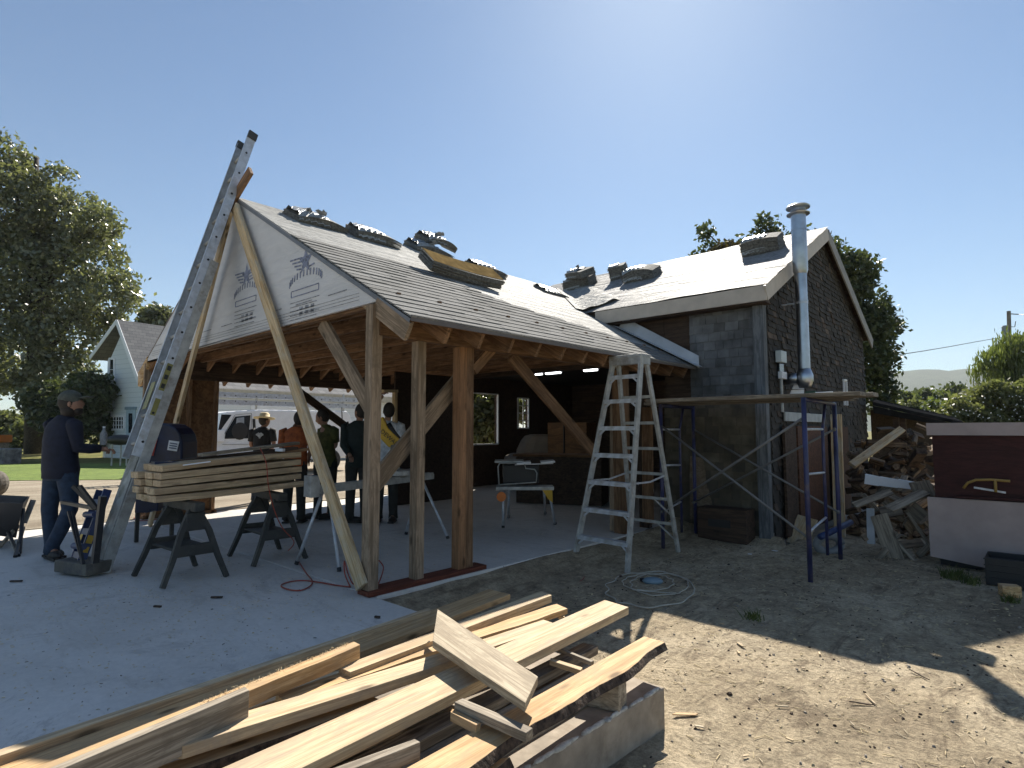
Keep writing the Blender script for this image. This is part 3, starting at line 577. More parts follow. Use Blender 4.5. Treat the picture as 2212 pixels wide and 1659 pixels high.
# chimney pipe
cx_, cy_ = -2.47, 8.72
ch = MB(); ch.lathe((cx_, cy_, 2.18), [(.078, 0), (.078, .95), (.084, .95), (.084, .97), (.078, .97), (.078, 1.35)], 32)
ch.lathe((cx_, cy_, 3.53), [(.078, 0), (.083, 0), (.098, .05), (.098, .62), (.104, .62), (.104, .65), (.098, .65), (.098, .86)], 32)
cho = ch.build('chimney_pipe', STEEL, barn, smooth=True); md = cho.modifiers.new('e', 'EDGE_SPLIT'); md.split_angle = R(40)
m = MB(); m.lathe((cx_, cy_, 4.37), [(.098, 0), (.15, .012), (.155, .022), (.11, .035), (.10, .05), (.10, .09), (.115, .10), (.155, .105), (.16, .12), (.14, .14), (.07, .16), (.02, .165)], 32); cpo = m.build('chimney_cap', STEEL, cho, origin=(cx_, cy_, 4.36), smooth=True); md = cpo.modifiers.new('e', 'EDGE_SPLIT'); md.split_angle = R(50)
m = MB(); m.tube([(cx_ - .35, cy_ + .0, 3.12), (cx_ - .1, cy_, 3.12)], .012); m.lathe((cx_, cy_, 3.10), [(.082, 0), (.082, .04)], 24); m.build('wall_bracket', ALU, cho, origin=(cx_, cy_, 3.1))
m = MB(); m.lathe((cx_, cy_, 1.92), [(.075, .0), (.11, .10), (.11, .18), (.078, .27)], 24); m.tube([(cx_ - .3, cy_, 2.06), (cx_, cy_, 2.06)], .08, 20); m.build('cleanout_tee', STEEL, cho, origin=(cx_, cy_, 2), smooth=True)
# white louvre hood below the chimney
m = MB()
for k in range(5):
    ya_, yb_ = 812 + 10 * k, 820.5 + 10 * k; wl = lambda y: (1724 - (y - 810) * .42, 1736 + (y - 810) * .02); A_, B_ = wl(ya_), wl(yb_)
    m.prism([atd(A_[0], ya_, 8.35), atd(A_[1], ya_, 8.35), atd(B_[1], yb_, 8.31), atd(B_[0], yb_, 8.31)], _F * .02)
m.build('louvred_vent', WHITEP, barn)
# ceiling lights in the barn
def tube_light(a, b_, z, label):
    p = at(*a, 'z', z); q = at(*b_, 'z', z); q.y = p.y = (p.y + q.y) / 2
    th = thing('ceiling_light', label, 'ceiling light', ((p + q) / 2), 'strip lights under the barn ceiling')
    m = MB(); m.bar(p, q, .05, .03); m.build('diffuser', LAMPM, th); m = MB(); m.bar(p + Vector((-.03, 0, .035)), q + Vector((.03, 0, .035)), .09, .03); m.build('fixture_body', WHITE, th)
tube_light((1042, 801), (1110, 793), 2.54, 'lit strip light nearest the orange-brown post, seen left of the diagonal brace')
tube_light((1158, 789), (1232, 784), 2.56, 'longest and highest lit strip light, right of the diagonal brace')
tube_light((1157, 809), (1171, 808), 2.52, 'short stub of lit strip light touching the diagonal brace')
tube_light((1177, 807), (1213, 805), 2.52, 'middle lit strip light in the lower row under the barn ceiling')
tube_light((1261, 801), (1291, 799), 2.52, 'lit strip light farthest right, just left of the stepladder')
# lean-to woodshed roof behind
sh = thing('woodshed', 'low dark lean-to woodshed with a sagging roof behind the firewood', 'shed', (-1.9, 13.6, G))
m = MB()
P0 = Vector((-2.74, 11.2, 1.78)); P1 = Vector((-1.35, 14.6, 1.52)); 
pa = atd(1885, 868, 11.6); pb = atd(2082, 912, 11.8); pc = atd(2060, 900, 15.5); pd = atd(1890, 862, 15)
m.prism([pa, pb, pc, pd], (0, 0, -.07)); m.prism([pa + Vector((0, 0, -.08)), pb + Vector((0, 0, -.08)), pb + Vector((.02, .05, -.15)), pa + Vector((0, .05, -.22))], (.01, .04, 0)); m.build('roof', plain('dark_tar_roof', (.014, .015, .017), 1., nz=.3, spec=.0), sh)
for px in (1935, 1950): 
    p = atd(px, 900, 11.9); m = MB(); m.bb((p.x - .05, p.y - .05, G), (p.x + .05, p.y + .05, p.z)); m.build('post', DARKW, sh)
m = MB(); a = atd(1880, 885, 15); b_ = atd(2040, 900, 15.3); m.prism([Vector((a.x, a.y, G)), Vector((b_.x, b_.y, G)), b_, a], (0, .1, 0)); m.build('back_wall', DARKW, sh)

# ================================================================ THINGS ON THE ROOFS: shingle bundles
def roofp(px, py, which='g'):
    d = ray(px, py)
    if which == 'g': n = Vector((SL, 0, 1)); k = RZ + SL * RX
    else: n = Vector((0, -BS, 1)); k = BRZ - BS * BRY
    t = (k - n.dot(CAM)) / n.dot(d); return CAM + d * t
BUNDC = plain('dark_shingle_edges', (.19, .187, .172), .9, nz=.4, scale=30, bmp=.6); BUNDT = plain('shingle_faces', (.17, .165, .15), .9, nz=.3, scale=30)
def sheets(m, c, M, L, W, n, th, drape=0., jit=.015, i=0, fan=0.):
    for k in range(n):
        dx, dy = random.uniform(-jit, jit), random.uniform(-jit, jit); rz_ = random.uniform(-fan, fan); vs = []; fs = []; NX = 8
        for a in range(NX + 1):
            u = a / NX * 2 - 1; x = u * L / 2; zz = k * th - drape * (abs(u) ** 2.2) * 1.0
            for yy in (-W / 2, W / 2):
                for z2 in (0, th * .8): vs.append(Vector(c) + M @ Vector((x * math.cos(rz_) - yy * math.sin(rz_) + dx, yy * math.cos(rz_) + x * math.sin(rz_) + dy, zz + z2)))
        for a in range(NX):
            o_ = a * 4; fs += [(o_, o_ + 4, o_ + 5, o_ + 1), (o_ + 2, o_ + 3, o_ + 7, o_ + 6), (o_ + 1, o_ + 5, o_ + 7, o_ + 3), (o_, o_ + 2, o_ + 6, o_ + 4)]
        fs += [(0, 1, 3, 2), (NX * 4, NX * 4 + 2, NX * 4 + 3, NX * 4 + 1)]; m.add(vs, fs, i)
GR = 'bundles of roof shingles laid out on the roofs'
def bundle(px, py, which, L, W, n, label, yaw=0, drape=0., wrap=True, th=.009, torn=False, lift=.01, paper=False, off=(0, 0, 0), roll=0.):
    p = roofp(px, py, which) + Vector(off)
    if which == 'g': nn = Vector((SL, 0, 1)).normalized(); x = Vector((0, 1, 0))
    else: nn = Vector((0, -BS, 1)).normalized(); x = Vector((1, 0, 0))
    y = nn.cross(x); M = Matrix((x, y, nn)).transposed() @ Matrix.Rotation(yaw, 3, 'Z') @ Matrix.Rotation(roll, 3, 'X')
    L *= .74 if which == 'g' and not paper else .9; n = max(5, int(n * (.8 if which == 'g' else .85))); t_ = thing('shingle_bundle', label, 'shingle bundle', p, GR)
    m = MB(); sheets(m, p + nn * lift, M, L, W, n, th, drape, .012, 0, .03); m.build('shingles', BUNDC, t_)
    if wrap:
        m = MB(); NX = 14; NY = 6; L2 = L * .62; vs = []; fs = []
        for a in range(NX + 1):
            for b_ in range(NY + 1):
                u = a / NX * 2 - 1; v_ = b_ / NY * 2 - 1; h = (n * th + .018) - drape * abs(u * .62) ** 2.2 + .014 * math.sin(a * 2.1 + b_ * 1.7) + (-(n * th) * .85 if b_ in (0, NY) else 0)
                vs.append(p + nn * lift + M @ Vector((u * L2 / 2 - L * .17, v_ * (W / 2 + (.012 if b_ in (0, NY) else 0)), h)))
        for a in range(NX):
            for b_ in range(NY): k = a * (NY + 1) + b_; fs.append((k, k + NY + 1, k + NY + 2, k + 1))
        m.add(vs, fs)
        if torn:
            for q in range(4):
                c0 = p + nn * (lift + n * th + .02) + M @ Vector((random.uniform(-.2, .05), random.uniform(-.1, .1), 0)); pts = [c0 + Vector((.09 * math.cos(q * 1.7 + _ * .5), .09 * math.sin(q * 1.7 + _ * .5), random.uniform(-.01, .05))) for _ in range(5)]
                m.add([c0] + pts, [(0, 1, 2), (0, 2, 3), (0, 3, 4), (0, 4, 5)])
        m.build('plastic_wrap', PLAST, t_, smooth=True)
    if paper:
        m = MB(); sheets(m, p + nn * (lift + n * th + .002), M, L * .99, W * .97, 1, .004, drape, 0, 0); m.build('paper_face', plain('tan_release_paper', (.22, .155, .07), 1., nz=.25, scale=9, spec=.0), t_)
    return t_
bundle(682, 483, 'g', 1.0, .36, 12, 'torn bundle of shingles with crumpled wrap nearest the gable peak', drape=.05, torn=True, yaw=.12, th=.011)
bundle(805, 519, 'g', .95, .36, 13, 'neatly wrapped shingle bundle with a dark open end, second from the gable peak', drape=.04, th=.012)
bundle(925, 545, 'g', 1.0, .36, 12, 'lowest bundle of the tall slumped stack in the middle of the garage ridge', drape=.05, torn=True, th=.012)
bundle(935, 545, 'g', .9, .34, 11, 'torn shingle bundle topping the tall slumped stack on the garage ridge', drape=.07, lift=.17, torn=True, yaw=.12, th=.012)
bundle(992, 603, 'g', 1.35, .34, 15, 'thick tan-faced shingle bundle lying down the roof before the slumped stack', drape=-.02, wrap=False, paper=True, th=.011, yaw=-.03, roll=.2, lift=.05)
bundle(1048, 588, 'g', .95, .34, 12, 'wrapped shingle bundle just beyond the thick tan-faced one', drape=.04, th=.012)
bundle(1190, 632, 'g', .9, .33, 6, 'flat thin shingle bundle low on the underlayment near the valley', drape=.02)
for (px, py, L, W, n, lb, dr, yw, lf) in (
    (1255, 622, .68, .40, 20, 'lowest shingle bundle of the messy stack at the left end of the barn ridge', .02, .1, .01),
    (1262, 622, .62, .36, 14, 'topmost crooked shingle bundle of the messy stack at the left end of the barn ridge', .01, -.35, .25),
    (1340, 602, .36, .34, 24, 'upright dark-ended shingle bundle standing alone in the middle of the barn ridge', .0, .3, .02),
    (1388, 603, .72, .36, 20, 'arched shingle bundle right of the upright one on the barn ridge', .07, .0, .01),
    (1650, 545, .66, .40, 24, 'pale wrapped shingle stack beside the steel chimney', .03, .05, .01)):
    bundle(px, py, 'b', L, W, n, lb, drape=dr, yaw=yw, lift=lf, th=.013, torn=(px in (1262,)))
# loose torn underlayment roll in the valley
t_ = thing('torn_underlayment', 'crumpled loose flap of underlayment lying in the roof valley', 'underlayment', (-6.0, 8.8, 3.7)); m = MB(); vs = []; fs = []
for a in range(16):
    for b_ in range(7):
        u = a / 15; v_ = b_ / 6; bx = -5.35 - 1.75 * u; y = 7.95 + 1.65 * u + (v_ - .5) * .55; z = max(zr(bx), zb(y) if y < BRY else 0) + .03 + .05 * abs(math.sin(a * 1.3 + b_ * .9)) * (1 if 0 < b_ < 6 else .2)
        vs.append((bx + (v_ - .5) * .5, y, max(z, zr(bx + (v_ - .5) * .5) + .02)))
for a in range(15):
    for b_ in range(6): k = a * 7 + b_; fs.append((k, k + 7, k + 8, k + 1))
m.add(vs, fs); m.build('flap', UNDER, t_, smooth=True)

# ================================================================ LONG LADDER + HOIST
def ladder_long():
    base = Vector((-6.74, 1.50, 0.02)); top = Vector((-7.235, 2.995, 4.95)); ax = (top - base).normalized(); L = (top - base).length
    xr = Vector((1, 0, 0)); xr = (xr - ax * xr.dot(ax)).normalized(); nn = ax.cross(xr); nn = nn if nn.y < 0 else -nn   # outward normal toward viewer (-Y)
    t_ = thing('extension_ladder', 'long aluminium extension ladder leaning up past the gable peak', 'ladder', base)
    for k, (o0, l0, l1) in enumerate(((0., 0, 3.4), (.07, 1.1, L))):
        for sx in (-1, 1):
            m = MB(); c0 = base + nn * (o0 - .07) + xr * (sx * (.165 - .012 * k)); M = Matrix((ax, nn, xr)).transposed(); 
            m.box(c0 + ax * (l0 + l1) / 2, (l1 - l0, .085 if k == 0 else .10, .004), M)
            for s2 in (-1, 1): m.box(c0 + ax * (l0 + l1) / 2 + nn * s2 * (.043 if k == 0 else .05) - xr * sx * .011, (l1 - l0, .003, .025), M)
            ro = m.build('side_rail', ALU if k else ALUD, t_)
            if sx > 0 and k == 1:
                m = MB(); q = l0 + .15
                while q < l1: m.lathe(c0 + ax * q + xr * .003, [(.013, 0), (.013, .004)], 12, 0, xr); q += .305
                m.build('rung_end', BLACK, ro, origin=c0)
                m = MB(); m.box(c0 + ax * 1.95 + xr * .004, (.30, .06, .002), M, 0); m.box(c0 + ax * 1.62 + xr * .004, (.18, .05, .002), M, 0)
                m.build('safety_label', STICK, ro, origin=c0)
                for q in range(3): m2 = MB(); m2.box(c0 + ax * (1.85 + .1 * q) + xr * .006, (.05, .036, .002), M); m2.build('label_print', GREYLAB, ro, origin=c0)
        q = l0 + .15
        while q < l1: 
            m = MB(); cc = base + nn * (o0 - .07) + ax * q; m.tube([cc - xr * .15, cc + xr * .15], .018, 10); m.build('rung', ALUD, t_); q += .305
    m = MB(); m.box(base - nn * .02 + ax * (L / 2), (L - .06, .012, .27), Matrix((ax, nn, xr)).transposed()); m.build('hoist_track', plain('stained_track', (.36, .37, .36), .5, .2, .3, 8, dirt=(.13, .13, .10)), t_)
    m = MB(); cc = base + ax * L + nn * 0.0
    for sx in (-1, 1): m = MB(); m.box(cc + xr * sx * .155, (.10, .11, .03), Matrix((ax, nn, xr)).transposed()); m.build('end_cap', DGREY, t_)
    m = MB(); M = Matrix((ax, nn, xr)).transposed(); m.box(base + ax * 1.75 - xr * .0 + nn * .05, (.30, .004, .12), M); m.build('warning_sticker', STICK, t_)
    return base, ax, xr, nn
base, ax, xr, nn = ladder_long()
# blue hoist carriage at its foot
t_ = thing('ladder_hoist', 'dark blue steel hoist carriage with yellow stickers at the foot of the long ladder', 'hoist', base + Vector((-.05, -.08, 0)))
M = Matrix((ax, nn, xr)).transposed(); o_ = base + nn * .10 - xr * .12
for sx in (-.14, .10):
    m = MB(); m.box(o_ + ax * .38 + xr * sx, (.74, .07, .025), M); m.build('side_plate', BLUE, t_)
m = MB()
for q in (.12, .34, .62): m.box(o_ + ax * q, (.06, .06, .26), M)
for q in (.2, .5): m.tube([o_ + ax * q - xr * .16 + nn * .04, o_ + ax * q + xr * .16 + nn * .04], .03, 12)
m.build('cross_bar', BLUE, t_)
m = MB(); m.box(base + Vector((-.02, -.06, .055)), (.46, .24, .11), Matrix.Rotation(.35, 3, 'Z')); m.build('foot_box', plain('scuffed_wood_box', (.13, .12, .10), .8, nz=.3, dirt=(.03, .035, .05)), t_, bevel=.01)
m = MB(); pA = atd(205, 1098, 5.35); pB = atd(135, 1085, 5.9); pC = atd(180, 1205, 5.3)
m.bar(pA, pB, .035, .03)
for off in (0, .07): m.bar(Vector(pA) + Vector((off, 0, -.0)), atd(158 + off * 200, 1050, 5.35), .03, .03); m.bar(atd(148 + off * 130, 1105, 5.6), Vector(pC) + Vector((off * .3, 0, -.05)), .022, .02)
m.bar(atd(222, 1072, 5.2), atd(205, 1215, 5.2), .05, .05); m.build('folding_arm', BLACK, t_)
for q_, z_ in ((o_ + ax * .28 + xr * .115, (.09, .05, .004)), (o_ + ax * .17 + xr * .115, (.07, .04, .004)), (o_ + ax * .25 + nn * .045 - xr * .02, (.12, .003, .08))): m = MB(); m.box(q_, z_, M); m.build('sticker', YEL, t_)
# blue hooded machine body behind it
t_ = thing('machine_cabinet', 'dark blue round-topped machine housing with a white sticker behind the long ladder', 'machine', atd(345, 1120, 7.0) * 1.0)
c0 = atd(352, 930, 7.0); 
def cab(depth, pts, th):
    ps = [atd(px, py, depth) for px, py in pts]; m = MB(); m.prism(ps, _F * th); return m
prof = [(318, 1062), (322, 925), (334, 917), (350, 914), (366, 917), (380, 925), (389, 938), (393, 955), (393, 1000), (386, 1040), (352, 1062)]
cab(6.9, prof, .35).build('housing', NAVYP, t_, bevel=.02)
cab(6.93, [(296, 1030), (344, 1014), (340, 1105), (326, 1102), (318, 1108), (290, 1108)], .25).build('lower_body', NAVYP, t_, bevel=.01)
cab(6.885, [(410 - 4, 1182 - 200), (410, 982), (410, 983)], .01) if False else None
wl = [(408 - 19, 975), (430 - 20, 978), (426 - 20, 1000), (405 - 20, 997)]; wl = [(365, 951), (388 - 1, 954), (382, 975), (361, 972)]
lo = cab(6.885, wl, .006).build('white_sticker', LABELW, t_); m = MB()
for k in range(3): m.bar(atd(367 - k, 957 + 5 * k, 6.87), atd(383 - k, 959.5 + 5 * k, 6.87), .004, .012, _u)
m.build('sticker_print', plain('navy_print', (.05, .07, .14), .6), lo)
cab(6.885, [(328, 926), (342, 928), (340, 940), (326, 939)], .006).build('white_sticker', LABELW, t_); cab(6.885, [(329, 948), (340, 948), (331, 985), (322, 983)], .006).build('red_sticker', RED, t_)
# legs so it stands
for px in (300, 375): p = atd(px, 1050, 7.1); m = MB(); m.bb((p.x - .02, p.y - .02, 0), (p.x + .02, p.y + .02, p.z)); m.build('leg', DGREY, t_)

# long raw props nailed in an A against the gable
def prop(a, b, w_, label, mat):
    o = bar('propped_timber', a, b, w_, .04, mat, None, up=(0, -1, 0), bevel=.003); return tag(o, label, 'timber')
apx = Vector((-7.13, 2.74, 4.12))
foot = at(800, 1290, 'z', .02)
prop(at(508, 448, 'y', 2.79), at(782, 1268, 'y', 2.77), .135, 'long pale raw timber running from the gable peak down to the near corner post', FRESH2)
fl = at(330, 1108, 'y', 2.74); a2 = at(497, 458, 'y', 2.74); fl = a2 + (fl - a2) * ((a2.z - .02) / (a2.z - fl.z)); prop(a2, fl, .10, 'long pale raw timber from the gable peak down to the left corner, beside the ladder', FRESH2)
q_ = at(542, 368, 'y', 2.85); prop(Vector((-7.22, 2.80, 4.02)), q_, .12, 'short brown board end sticking up above the gable peak', FRAME)

# ================================================================ STEP LADDER
def step_ladder():
    fr_ = at(1355, 1240, 'z', G); fl_ = at(1240, 1216, 'z', G); br_ = at(1466, 1196, 'z', G); 
    t_ = thing('step_ladder', 'tall old aluminium stepladder spattered with paint, standing on the dirt by the garage eave', 'stepladder', (fr_ + br_) / 2)
    dep = lambda p: (p - CAM).dot(_f)
    zt = 2.10
    tr = atp(1385, 775, fr_ + (br_ - fr_) * .42, (br_ - fr_).cross(Vector((0, 0, 1)))); 
    tl = tr + (fl_ - fr_).normalized() * .38; 
    back = (br_ - fr_).normalized() * .12; bl_ = fl_ + (br_ - fr_) + (fl_ - fr_).normalized() * -.05
    zt = tr.z; tl.z = zt
    upv = Vector((0, 0, 1)); side = (fl_ - fr_).normalized(); fwd = (br_ - fr_).normalized()
    for a, b_, n_ in ((fr_, tr, 'side_rail'), (fl_, tl, 'side_rail')): bar(n_, a, b_, .07, .028, ALUD, t_, up=side)
    for a, b_ in ((br_, tr + back), (bl_, tl + back)): bar('rear_leg', a, b_, .055, .032, ALUD, t_, up=side)
    for k in range(7):
        s = (.305 * (k + 1)) / (zt - G) ; s = min(s, .92); p = fl_.lerp(tl, s) ; q = fr_.lerp(tr, s); st = bar('step', p, q, .085, .018, ALU, t_, up=upv)
        m = MB(); m.box((p + q) / 2 - fwd * .04 - upv * .018, ((q - p).length, .004, .038), frame(p, q))
        for e, o2 in ((p, q), (q, p)):
            d = (o2 - e).normalized(); m.bar(e + d * .01 - upv * .085 - fwd * .03, e + d * .075 - upv * .03 - fwd * .03, .02, .012, fwd)
        m.build('step_lip', ALU, st, origin=p)
    for k in range(6):
        s = .16 + .132 * k; p = bl_.lerp(tl + back, s); q = br_.lerp(tr + back, s); bar('rear_crossbar', p, q, .035, .012, ALUD, t_, up=fwd)
    for s in (.16, .292):
        p = bl_.lerp(tl + back, s); q = br_.lerp(tr + back, s); q2 = br_.lerp(tr + back, s - .09); bar('rear_diagonal', p.lerp(q, .62), q2, .02, .01, ALUD, t_, up=fwd)
    m = MB(); c = (tr + tl) / 2 + back / 2 + upv * .02; M = frame(tl, tr); m.box(c + upv * .02, (.44, .20, .035), M); m.box(c - fwd * .09 - upv * .03, (.43, .008, .09), M); m.box(c + fwd * .09 - upv * .03, (.43, .008, .06), M)
    for e in (-1, 1): m.box(c + side * e * .21 - upv * .03, (.012, .2, .10), M)
    m.build('top_cap', ALUD, t_, bevel=.006)
    for a, a2, b_, b2 in ((fr_, tr, br_, tr + back), (fl_, tl, bl_, tl + back)):
        p = a.lerp(a2, .40); q = b_.lerp(b2, .42); mid = (p + q) / 2 - upv * .03; bar('spreader', p, mid, .02, .005, ALU, t_, up=side); bar('spreader', mid, q, .02, .005, ALU, t_, up=side)
step_ladder()

# ================================================================ SCAFFOLD
sc = thing('scaffold', 'blue painted scaffold end frame standing right of the stepladder with bright rungs', 'scaffold', (-1.82, 6.9, G), 'scaffold end frames carrying the planks')
A = Vector((-1.82, 6.36, G)); B = Vector((-1.85, 7.62, G)); H = 1.80
def scf(t_, A, B):
    for p in (A, B): m = MB(); m.tube([p - Vector((0, 0, .02)), p + Vector((0, 0, H + .02))], .024, 12); m.build('leg', PURP, t_, smooth=True)
    m = MB(); m.tube([A + Vector((0, 0, H - .0)), B + Vector((0, 0, H))], .022, 10); m.build('top_tube', PURP, t_, smooth=True)
    inn = A.lerp(B, .55); m = MB(); m.tube([inn + Vector((0, 0, .15)), inn + Vector((0, 0, H - .3)), inn.lerp(B, .3) + Vector((0, 0, H))], .017, 10); m.build('inner_leg', PURP, t_, smooth=True)
    for z, z2 in ((.48, .55), (1.05, 1.03), (1.5, 1.5)):
        m = MB(); m.tube([A + Vector((0, 0, z)), inn + Vector((0, 0, z2))], .013, 8); m.build('rung', ALU, t_, smooth=True)
scf(sc, A, B)
sc2 = thing('scaffold', 'blue painted scaffold end frame half hidden behind the stepladder', 'scaffold', (-3.65, 6.95, G), 'scaffold end frames carrying the planks')
A2 = Vector((-3.62, 6.75, G)); B2 = Vector((-3.66, 7.75, G)); scf(sc2, A2, B2)
def rod(a, b_, label):
    m = MB(); m.tube([a, b_], .0135, 8); m.sphere(a, .022, 8, 6); m.sphere(b_, .022, 8, 6); return tag(m.build('scaffold_rod', plain('dull_rod', (.17, .17, .17), .6, .3), None, smooth=True), label, 'scaffold brace')
rod(A + Vector((0, .0, .42)), A2 + Vector((0, 0, 1.55)), 'grey scaffold cross brace falling from behind the stepladder to the front blue leg')
rod(A + Vector((0, .0, 1.62)), A2 + Vector((0, -.02, .48)), 'grey scaffold cross brace rising to the top of the front blue leg')
rod(B + Vector((0, -.02, .55)), B2 + Vector((0, 0, 1.5)), 'rear scaffold cross brace behind, falling to the back blue leg')
rod(B + Vector((0, -.02, 1.5)), B2 + Vector((0, -.04, .5)), 'rear scaffold cross brace behind, faint and rising to the back blue leg')
def plank(px0, px1, y, z, w_, t_, label, mat=WEATH, dz=0):
    x0 = at(px0, 870, 'y', y).x; x1 = at(px1, 870, 'y', y).x; o = bar('scaffold_plank', (x0, y, z), (x1, y, z + dz), w_, t_, mat, bevel=.004); return tag(o, label, 'plank')
plank(1405, 1865, 6.55, H + G + .045, .24, .042, 'nearest grey scaffold plank with a paler edge')
plank(1412, 1893, 6.85, H + G + .048, .24, .042, 'second scaffold plank, reaching farthest right beyond the blue frame', WEATH)
plank(1400, 1850, 7.15, H + G + .046, .24, .042, 'third scaffold plank lying behind the front two')
plank(1395, 1840, 7.45, H + G + .046, .24, .042, 'rearmost scaffold plank nearest the barn wall')
plank(1400, 1655, 7.2, H + G + .094, .20, .03, 'thin dark board lying on top of the scaffold planks at the left', FRAME)
t_ = thing('hand_tools', 'two bright cold chisels or knives lying on the planks beside the blue leg', 'hand tool', (-1.75, 6.6, H + G + .07)); m = MB(); m.bar((-1.76, 6.58, H + G + .075), (-1.6, 6.55, H + G + .075), .03, .012); m.build('blade', WHITEP, t_); m = MB(); m.bar((-1.86, 6.6, H + G + .08), (-1.76, 6.58, H + G + .08), .03, .03); m.build('handle', plain('green_handle', (.02, .07, .04), .5), t_)
# lumber leaning round the barn corner and panels
def lean(a, b_, w_, t_, mat, label, up=(0, -1, 0)): return tag(bar('leaning_board', a, b_, w_, t_, mat, None, up=up, bevel=.003), label, 'board')
lean(atd(1660, 1175, 8.0), atd(1645, 880, 8.35), .10, .05, WEATH, 'grey post leaning on the barn corner below the planks')
lean(atd(1815, 1175, 8.1), atd(1806, 895, 8.4), .14, .04, FRESH2, 'tan upright board between the two blue scaffold legs')
lean(atd(1706, 1170, 8.7), atd(1700, 915, 9.0), .09, .05, FRAME, 'brown upright stud beside the grey barn corner')
lean(atd(1722, 1160, 8.3), atd(1722, 1010, 8.5), .035, .01, plain('spotted_white_rule', (.42, .40, .34), .7, nz=.5, scale=40), 'narrow speckled white stick leaning on the brown panel')
lean(atd(1720, 1178, 7.9), atd(1745, 1118, 8.1), .26, .02, FRESH2, 'short pale plywood scrap standing on the ground behind the front blue leg')
lean(atd(1840, 1005, 8.6), atd(1948, 927, 9.3), .11, .05, FRESH2, 'long pale pole slanting up across the firewood heap')
lean(atd(1400, 1130, 7.9), atd(1398, 880, 8.05), .16, .03, FRAME, 'brown board standing against the barn wall behind the stepladder')
lean(atd(1335, 1148, 7.7), atd(1335, 870, 7.9), .24, .03, FRAMEG, 'wide tan plank standing behind the stepladder')
t_ = thing('plywood_sheet', 'dark brown plywood sheet standing against the lower barn wall', 'plywood', (-3.6, 7.86, G)); m = MB(); m.prism([atd(1490, 1120, 8.15), atd(1545, 1130, 8.1), atd(1548, 1068, 8.2), atd(1598, 1070, 8.2), atd(1600, 1000, 8.3), atd(1490, 985, 8.3)], (0, .02, 0)); m.build('sheet', wood('drab_plywood', (.17, .13, .09), (.12, .09, .06), knots=False), t_)
t_ = thing('dark_crate', 'low dark wooden crate with a slot against the foot of the barn wall', 'crate', (-3.15, 7.7, G)); m = MB(); a = at(1588, 1168, 'z', G); m.bb((a.x - .35, 7.62, G), (a.x + .3, 7.92, G + .46)); cr = m.build('body', DARKW, t_); m = MB(); m.bb((a.x - .2, 7.612, G + .22), (a.x + .1, 7.619, G + .32)); m.build('slot', BLACK, cr, origin=(a.x, 7.6, G + .2))
t_ = thing('corrugated_pipe', 'fallen grey pipe section and blue tube on the ground between the scaffold legs', 'pipe', (-1.9, 7.4, G)); m = MB(); m.tube([atd(1772, 1160, 6.6), atd(1838, 1128, 7.0)], .035, 12); m.build('blue_tube', BLUE, t_, smooth=True)
m = MB(); pts = [atd(1760 + 26 * math.cos(a / 12 * 6.28) + 30, 1170 + 18 * math.sin(a / 12 * 6.28) + 5, 7.1) for a in range(13)]; m.tube(pts, .05, 8); m.build('coiled_hose', plain('grey_hose', (.20, .21, .22), .6), t_, smooth=True)

# ================================================================ FIREWOOD, SCRAP, RED BOX
def log_piece(c, L, r_, M, label, grp, name='firewood', mat=FIRE):
    m = MB(); n = random.choice([3, 4, 5]); th0 = random.uniform(0, 6); pts = [(r_ * random.uniform(.8, 1.2) * math.cos(th0 + 6.283 * k / n), r_ * random.uniform(.8, 1.2) * math.sin(th0 + 6.283 * k / n)) for k in range(n)]
    m.prism([(-L / 2, a, b_) for a, b_ in pts], (L, 0, 0)); o = m.build(name, mat, None, origin=c, frame_=M, local=True, bevel=.006); return tag(o, label, 'firewood', grp)
random.seed(21)
for k in range(150):
    u = random.random(); v_ = random.random()
    px = 1840 + 190 * u; top = 960 - 40 * min(1, max(0, (px - 1850) / 60))
    layer = v_; dep = 8.1 + 1.6 * (1 - layer); py = top + (1185 - top) * layer ** .9
    c = atd(px, py, dep + random.uniform(-.15, .15)); c.z = max(c.z, G + .06)
    M = Matrix.Rotation(random.uniform(0, 3.1), 3, 'Z') @ Matrix.Rotation(random.gauss(0, .35), 3, 'Y')
    pos = ['top', 'upper middle', 'lower middle', 'bottom'][min(3, int(v_ * 4))] + ' ' + ['left', 'centre', 'right'][min(2, int(u * 3))]
    log_piece(c, random.uniform(.18, .38), random.uniform(.035, .065), M, 'split log at the %s of the firewood heap by the red bin' % pos, 'split firewood in the heap')
hp = thing('firewood_core', 'tangle of offcuts deep inside the firewood heap, coloured dark for shade', 'firewood heap', atd(1940, 1180, 9)); m = MB()
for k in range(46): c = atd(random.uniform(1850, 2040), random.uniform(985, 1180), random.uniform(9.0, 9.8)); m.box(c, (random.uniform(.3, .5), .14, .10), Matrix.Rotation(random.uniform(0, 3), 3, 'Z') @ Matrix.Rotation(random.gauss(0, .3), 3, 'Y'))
ho = m.build('offcuts', plain('shade_painted_firewood', (.09, .06, .04), .95, nz=.5, scale=14), hp); hp['kind'] = 'stuff'; ho['kind'] = 'stuff'  # darker copy of the firewood colour paints shade inside the heap
SC = 'grey scrap boards spilled in front of the firewood'
def scrap(a, b_, d0, d1, w_, label, mat=WEATH, up=None, t_=.022):
    o = bar('scrap_board', atd(*a, d0), atd(*b_, d1), w_ * .85, t_, mat, None, up=up or (random.uniform(-.4, .4), -1, random.uniform(.3, .9)), bevel=.002); return tag(o, label, 'scrap board', SC)
scrap((1845, 1092), (1925, 1062), 7.1, 7.2, .10, 'grey scrap board sloping up from the rear blue leg')
scrap((1902, 1108), (1948, 1100), 7.3, 7.2, .20, 'short square-ended scrap board in the left middle of the spill')
scrap((1898, 1112), (1938, 1218), 7.0, 6.75, .22, 'widest scrap board, sliding down flat toward the yard')
